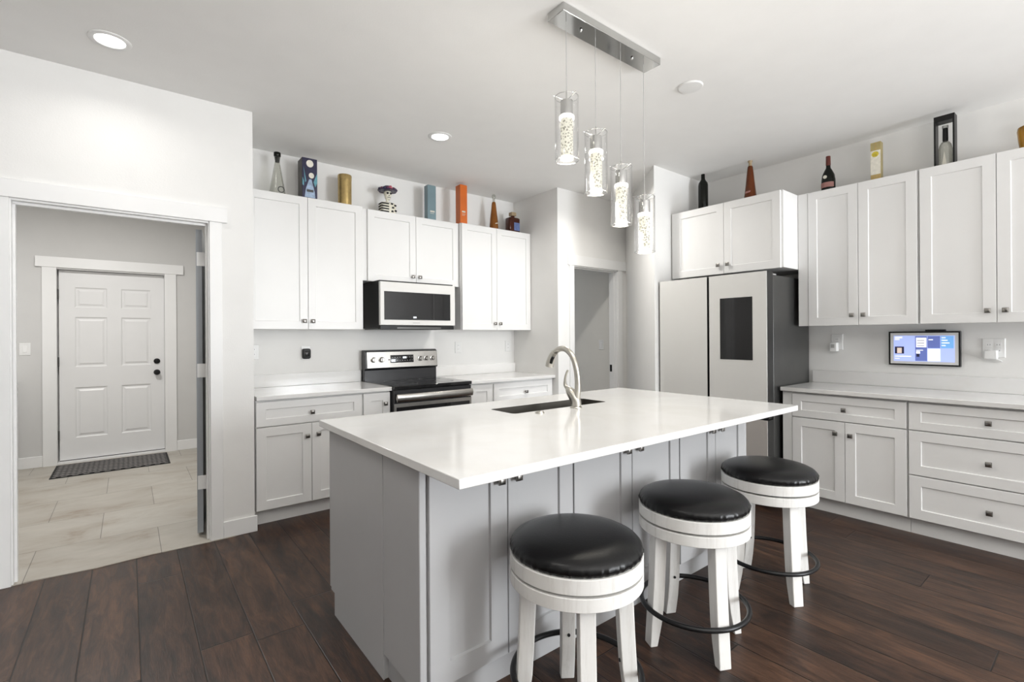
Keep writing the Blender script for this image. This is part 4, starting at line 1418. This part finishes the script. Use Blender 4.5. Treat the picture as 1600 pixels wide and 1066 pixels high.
def carton(name, x0, x1, y0, y1, z1, mat, label, marks, ch=0.006):
    t = thing(name, ((x0 + x1) / 2, (y0 + y1) / 2, ZC), label, 'box', CG)
    R = [[(x0, y0, ZC), (x1, y0, ZC), (x1, y1, ZC), (x0, y1, ZC)], [(x0, y0, z1 - ch), (x1, y0, z1 - ch), (x1, y1, z1 - ch), (x0, y1, z1 - ch)],
         [(x0 + ch, y0 + ch, z1), (x1 - ch, y0 + ch, z1), (x1 - ch, y1 - ch, z1), (x0 + ch, y1 - ch, z1)]]
    c = MB().rings(R).build('carton', mat, t, 0.001, smooth=20)
    m = MB()
    for mm, a0, a1, b0, b1 in marks:
        m.mat(mm)
        m.box(a0, a1, y0 - 0.0008, y0 - 0.0001, b0, b1)
    m.build('printed_mark', M['palelabel'], c, smooth=0)
    return t


carton('gift_box', 2.276, 2.367, 4.19, 4.258, 2.795, M['bluecard'], 'tall grey-blue gift box with a pale mark, left of the orange box',
       [(M['palelabel'], 2.303, 2.352, 2.532, 2.546), (M['palelabel'], 2.303, 2.345, 2.518, 2.522)])
carton('gift_box', 2.602, 2.684, 4.120, 4.206, 2.842, M['orange'], 'tall bright orange gift box at the joint of two cabinets',
       [(M['palelabel'], 2.622, 2.662, 2.562, 2.578), (M['palelabel'], 2.622, 2.662, 2.544, 2.548), (M['palelabel'], 2.622, 2.655, 2.532, 2.535)])

t = bottle('bottle', 3.088, 4.22, 'slender amber tapered bottle with a clear ball stopper, right of the orange box',
           [(0.042, 0), (0.047, 0.012), (0.047, 0.050), (0.041, 0.130), (0.030, 0.220), (0.023, 0.285), (0.018, 0.305)], M['amber'],
           [('stopper', [(0.014, 0.306), (0.013, 0.335), (0.017, 0.345), (0.021, 0.360), (0.020, 0.376), (0.014, 0.386), (0.003, 0.388)], M['clearbottle'])])
m = MB().prism([(3.072, ZC + 0.062), (3.112, ZC + 0.072), (3.116, ZC + 0.080), (3.080, ZC + 0.074)], 4.22 - 0.0485, 4.22 - 0.040, 'y')
m.build('pale_mark', M['palelabel'], t, smooth=0)

t = thing('bottle', (3.343, 4.215, ZC), 'short square dark brown bottle with a blue label and tan stopper', 'bottle', CG)
R = []
for g, z in ((0.008, 0.0), (0.0, 0.008), (0.0, 0.160), (0.010, 0.170), (0.042, 0.175)):
    R.append([(x, y, ZC + z) for x, y in rounded(3.270 + g, 3.416 - g, 4.175 + g * 0.7, 4.262 - g * 0.7, 0.014)])
MB().rings(R).build('glass_body', M['brownglass'], t, smooth=50)
MB().lathe([(0.022, 0.1755), (0.022, 0.192)], (3.343, 4.218, ZC), 20).build('neck', M['brownglass'], t)
MB().box(3.310, 3.376, 4.190, 4.248, ZC + 0.1925, ZC + 0.232).build('stopper', M['cork'], t, 0.006)
MB().box(3.330, 3.408, 4.1735, 4.1748, ZC + 0.028, ZC + 0.115).build('label', M['bluelabel'], t)

# right-hand wall, far to near
bottle('bottle', 4.35, 2.536, 'slim unlabelled black wine bottle at the far end above the fridge cabinet',
       [(0.042, 0), (0.045, 0.006), (0.045, 0.300), (0.041, 0.325), (0.024, 0.350), (0.018, 0.365), (0.0165, 0.425), (0.021, 0.427), (0.021, 0.450), (0.017, 0.452)], M['greenblack'],
       [('stopper', [(0.016, 0.4525), (0.012, 0.455)], M['black'])])
t = bottle('bottle', 4.35, 2.084, 'reddish amber tapered bottle with a pale ball stopper above the fridge cabinet',
           [(0.054, 0), (0.058, 0.010), (0.052, 0.080), (0.039, 0.190), (0.028, 0.300), (0.022, 0.352), (0.018, 0.362)], M['ambered'],
           [('stopper', [(0.015, 0.363), (0.013, 0.388), (0.018, 0.400), (0.022, 0.418), (0.020, 0.436), (0.011, 0.446), (0.002, 0.447)], M['cork'])])
m = MB().prism([(2.104, ZC + 0.115), (2.064, ZC + 0.120), (2.060, ZC + 0.132), (2.098, ZC + 0.130)], 4.35 - 0.057, 4.35 - 0.046, 'x')
m.build('pale_mark', M['pinklabel'], t, smooth=0)
t = bottle('bottle', 4.45, 1.504, 'dark bottle with a red capsule neck and small round pale seal',
           [(0.045, 0), (0.049, 0.006), (0.049, 0.105), (0.043, 0.150), (0.028, 0.185), (0.017, 0.205), (0.0155, 0.225)], M['greenblack'],
           [('capsule', [(0.0165, 0.2255), (0.0175, 0.235), (0.0165, 0.300), (0.015, 0.302)], M['red'])])
m = MB().lathe([(0.014, 0.0), (0.014, -0.003)], (4.45 - 0.0455, 1.512, ZC + 0.128), 20, 'x')
m.build('seal', M['palelabel'], t)
R = []
for z in (0.045, 0.085):
    R.append([(4.45 + r * math.cos(a), 1.504 + r * math.sin(a), ZC + z) for r in (0.0495, 0.0505) for a in ([math.radians(115 + k * 10) for k in range(14)] if r < 0.050 else [math.radians(245 - k * 10) for k in range(14)])])
MB().rings(R).build('label', M['pinklabel'], t, smooth=40)

t = thing('gift_box', (4.44, 1.18, ZC), 'slim cream and gold gift box with a round yellow emblem', 'box', CG)
cb = MB().box(4.42, 4.475, 1.147, 1.211, ZC, 2.762).build('carton', M['goldpaint'], t, 0.001)
m = MB().mat(M['cream'])
m.box(4.4192, 4.4199, 1.148, 1.210, 2.52, 2.700)
m.mat(M['gold'])
m.box(4.4192, 4.4199, 1.148, 1.210, ZC + 0.002, 2.518)
m.box(4.4190, 4.4199, 1.176, 1.182, 2.702, 2.760)
yl = plain('yellow_foil', (0.62, 0.50, 0.05), 0.3, 0.3, var=0.3, scale=80)
m.mat(yl)
m.prism([(1.181 + 0.022 * math.cos(2 * PI * k / 20), 2.672 + 0.021 * math.sin(2 * PI * k / 20)) for k in range(20)], 4.4184, 4.4191, 'x')
m.build('front_print', M['cream'], cb, smooth=0)

t = thing('display_box', (4.47, 0.786, ZC), 'open black display box holding a round clear bottle above the tablet cabinet', 'box', CG)
m = MB()
y0, y1, x0, x1, z1 = 0.733, 0.842, 4.42, 4.50, 2.825
m.box(x0, x1, y0, y0 + 0.010, ZC, z1).box(x0, x1, y1 - 0.010, y1, ZC, z1).box(x0, x1, y0 + 0.010, y1 - 0.010, z1 - 0.038, z1).box(x0, x1, y0 + 0.010, y1 - 0.010, ZC, ZC + 0.012)
m.build('box_frame', M['black'], t)
t = bottle('bottle', 4.460, 0.7875, 'round-shouldered clear bottle with a black neck inside the open black display box',
           [(0.036, 0.0125), (0.0375, 0.02), (0.0375, 0.140), (0.034, 0.168), (0.024, 0.188), (0.014, 0.196)], M['clearbottle'],
           [('neck_capsule', [(0.0145, 0.1965), (0.0155, 0.21), (0.0145, 0.285), (0.012, 0.287)], M['black']),
            ('stopper', [(0.017, 0.2875), (0.017, 0.305)], M['greymark'])])
m = MB().prism([(0.800, ZC + 0.03), (0.775, ZC + 0.03), (0.787, ZC + 0.12)], 4.4215, 4.4225, 'x')
m.build('etched_label', M['palelabel'], t, smooth=0)

t = bottle('bottle', 4.45, 0.372, 'squat golden liquor bottle with a round stopper at the right edge of the photo',
           [(0.052, 0), (0.056, 0.006), (0.064, 0.075), (0.070, 0.135), (0.066, 0.158), (0.040, 0.172), (0.024, 0.180), (0.022, 0.205)], M['honey'],
           [('stopper', [(0.018, 0.2055), (0.026, 0.215), (0.031, 0.235), (0.028, 0.258), (0.016, 0.268), (0.003, 0.269)], M['cork'])])

# clean helper data off the objects
for o in list(bpy.data.objects):
    for k in ('_o', '_abs'):
        if k in o:
            del o[k]
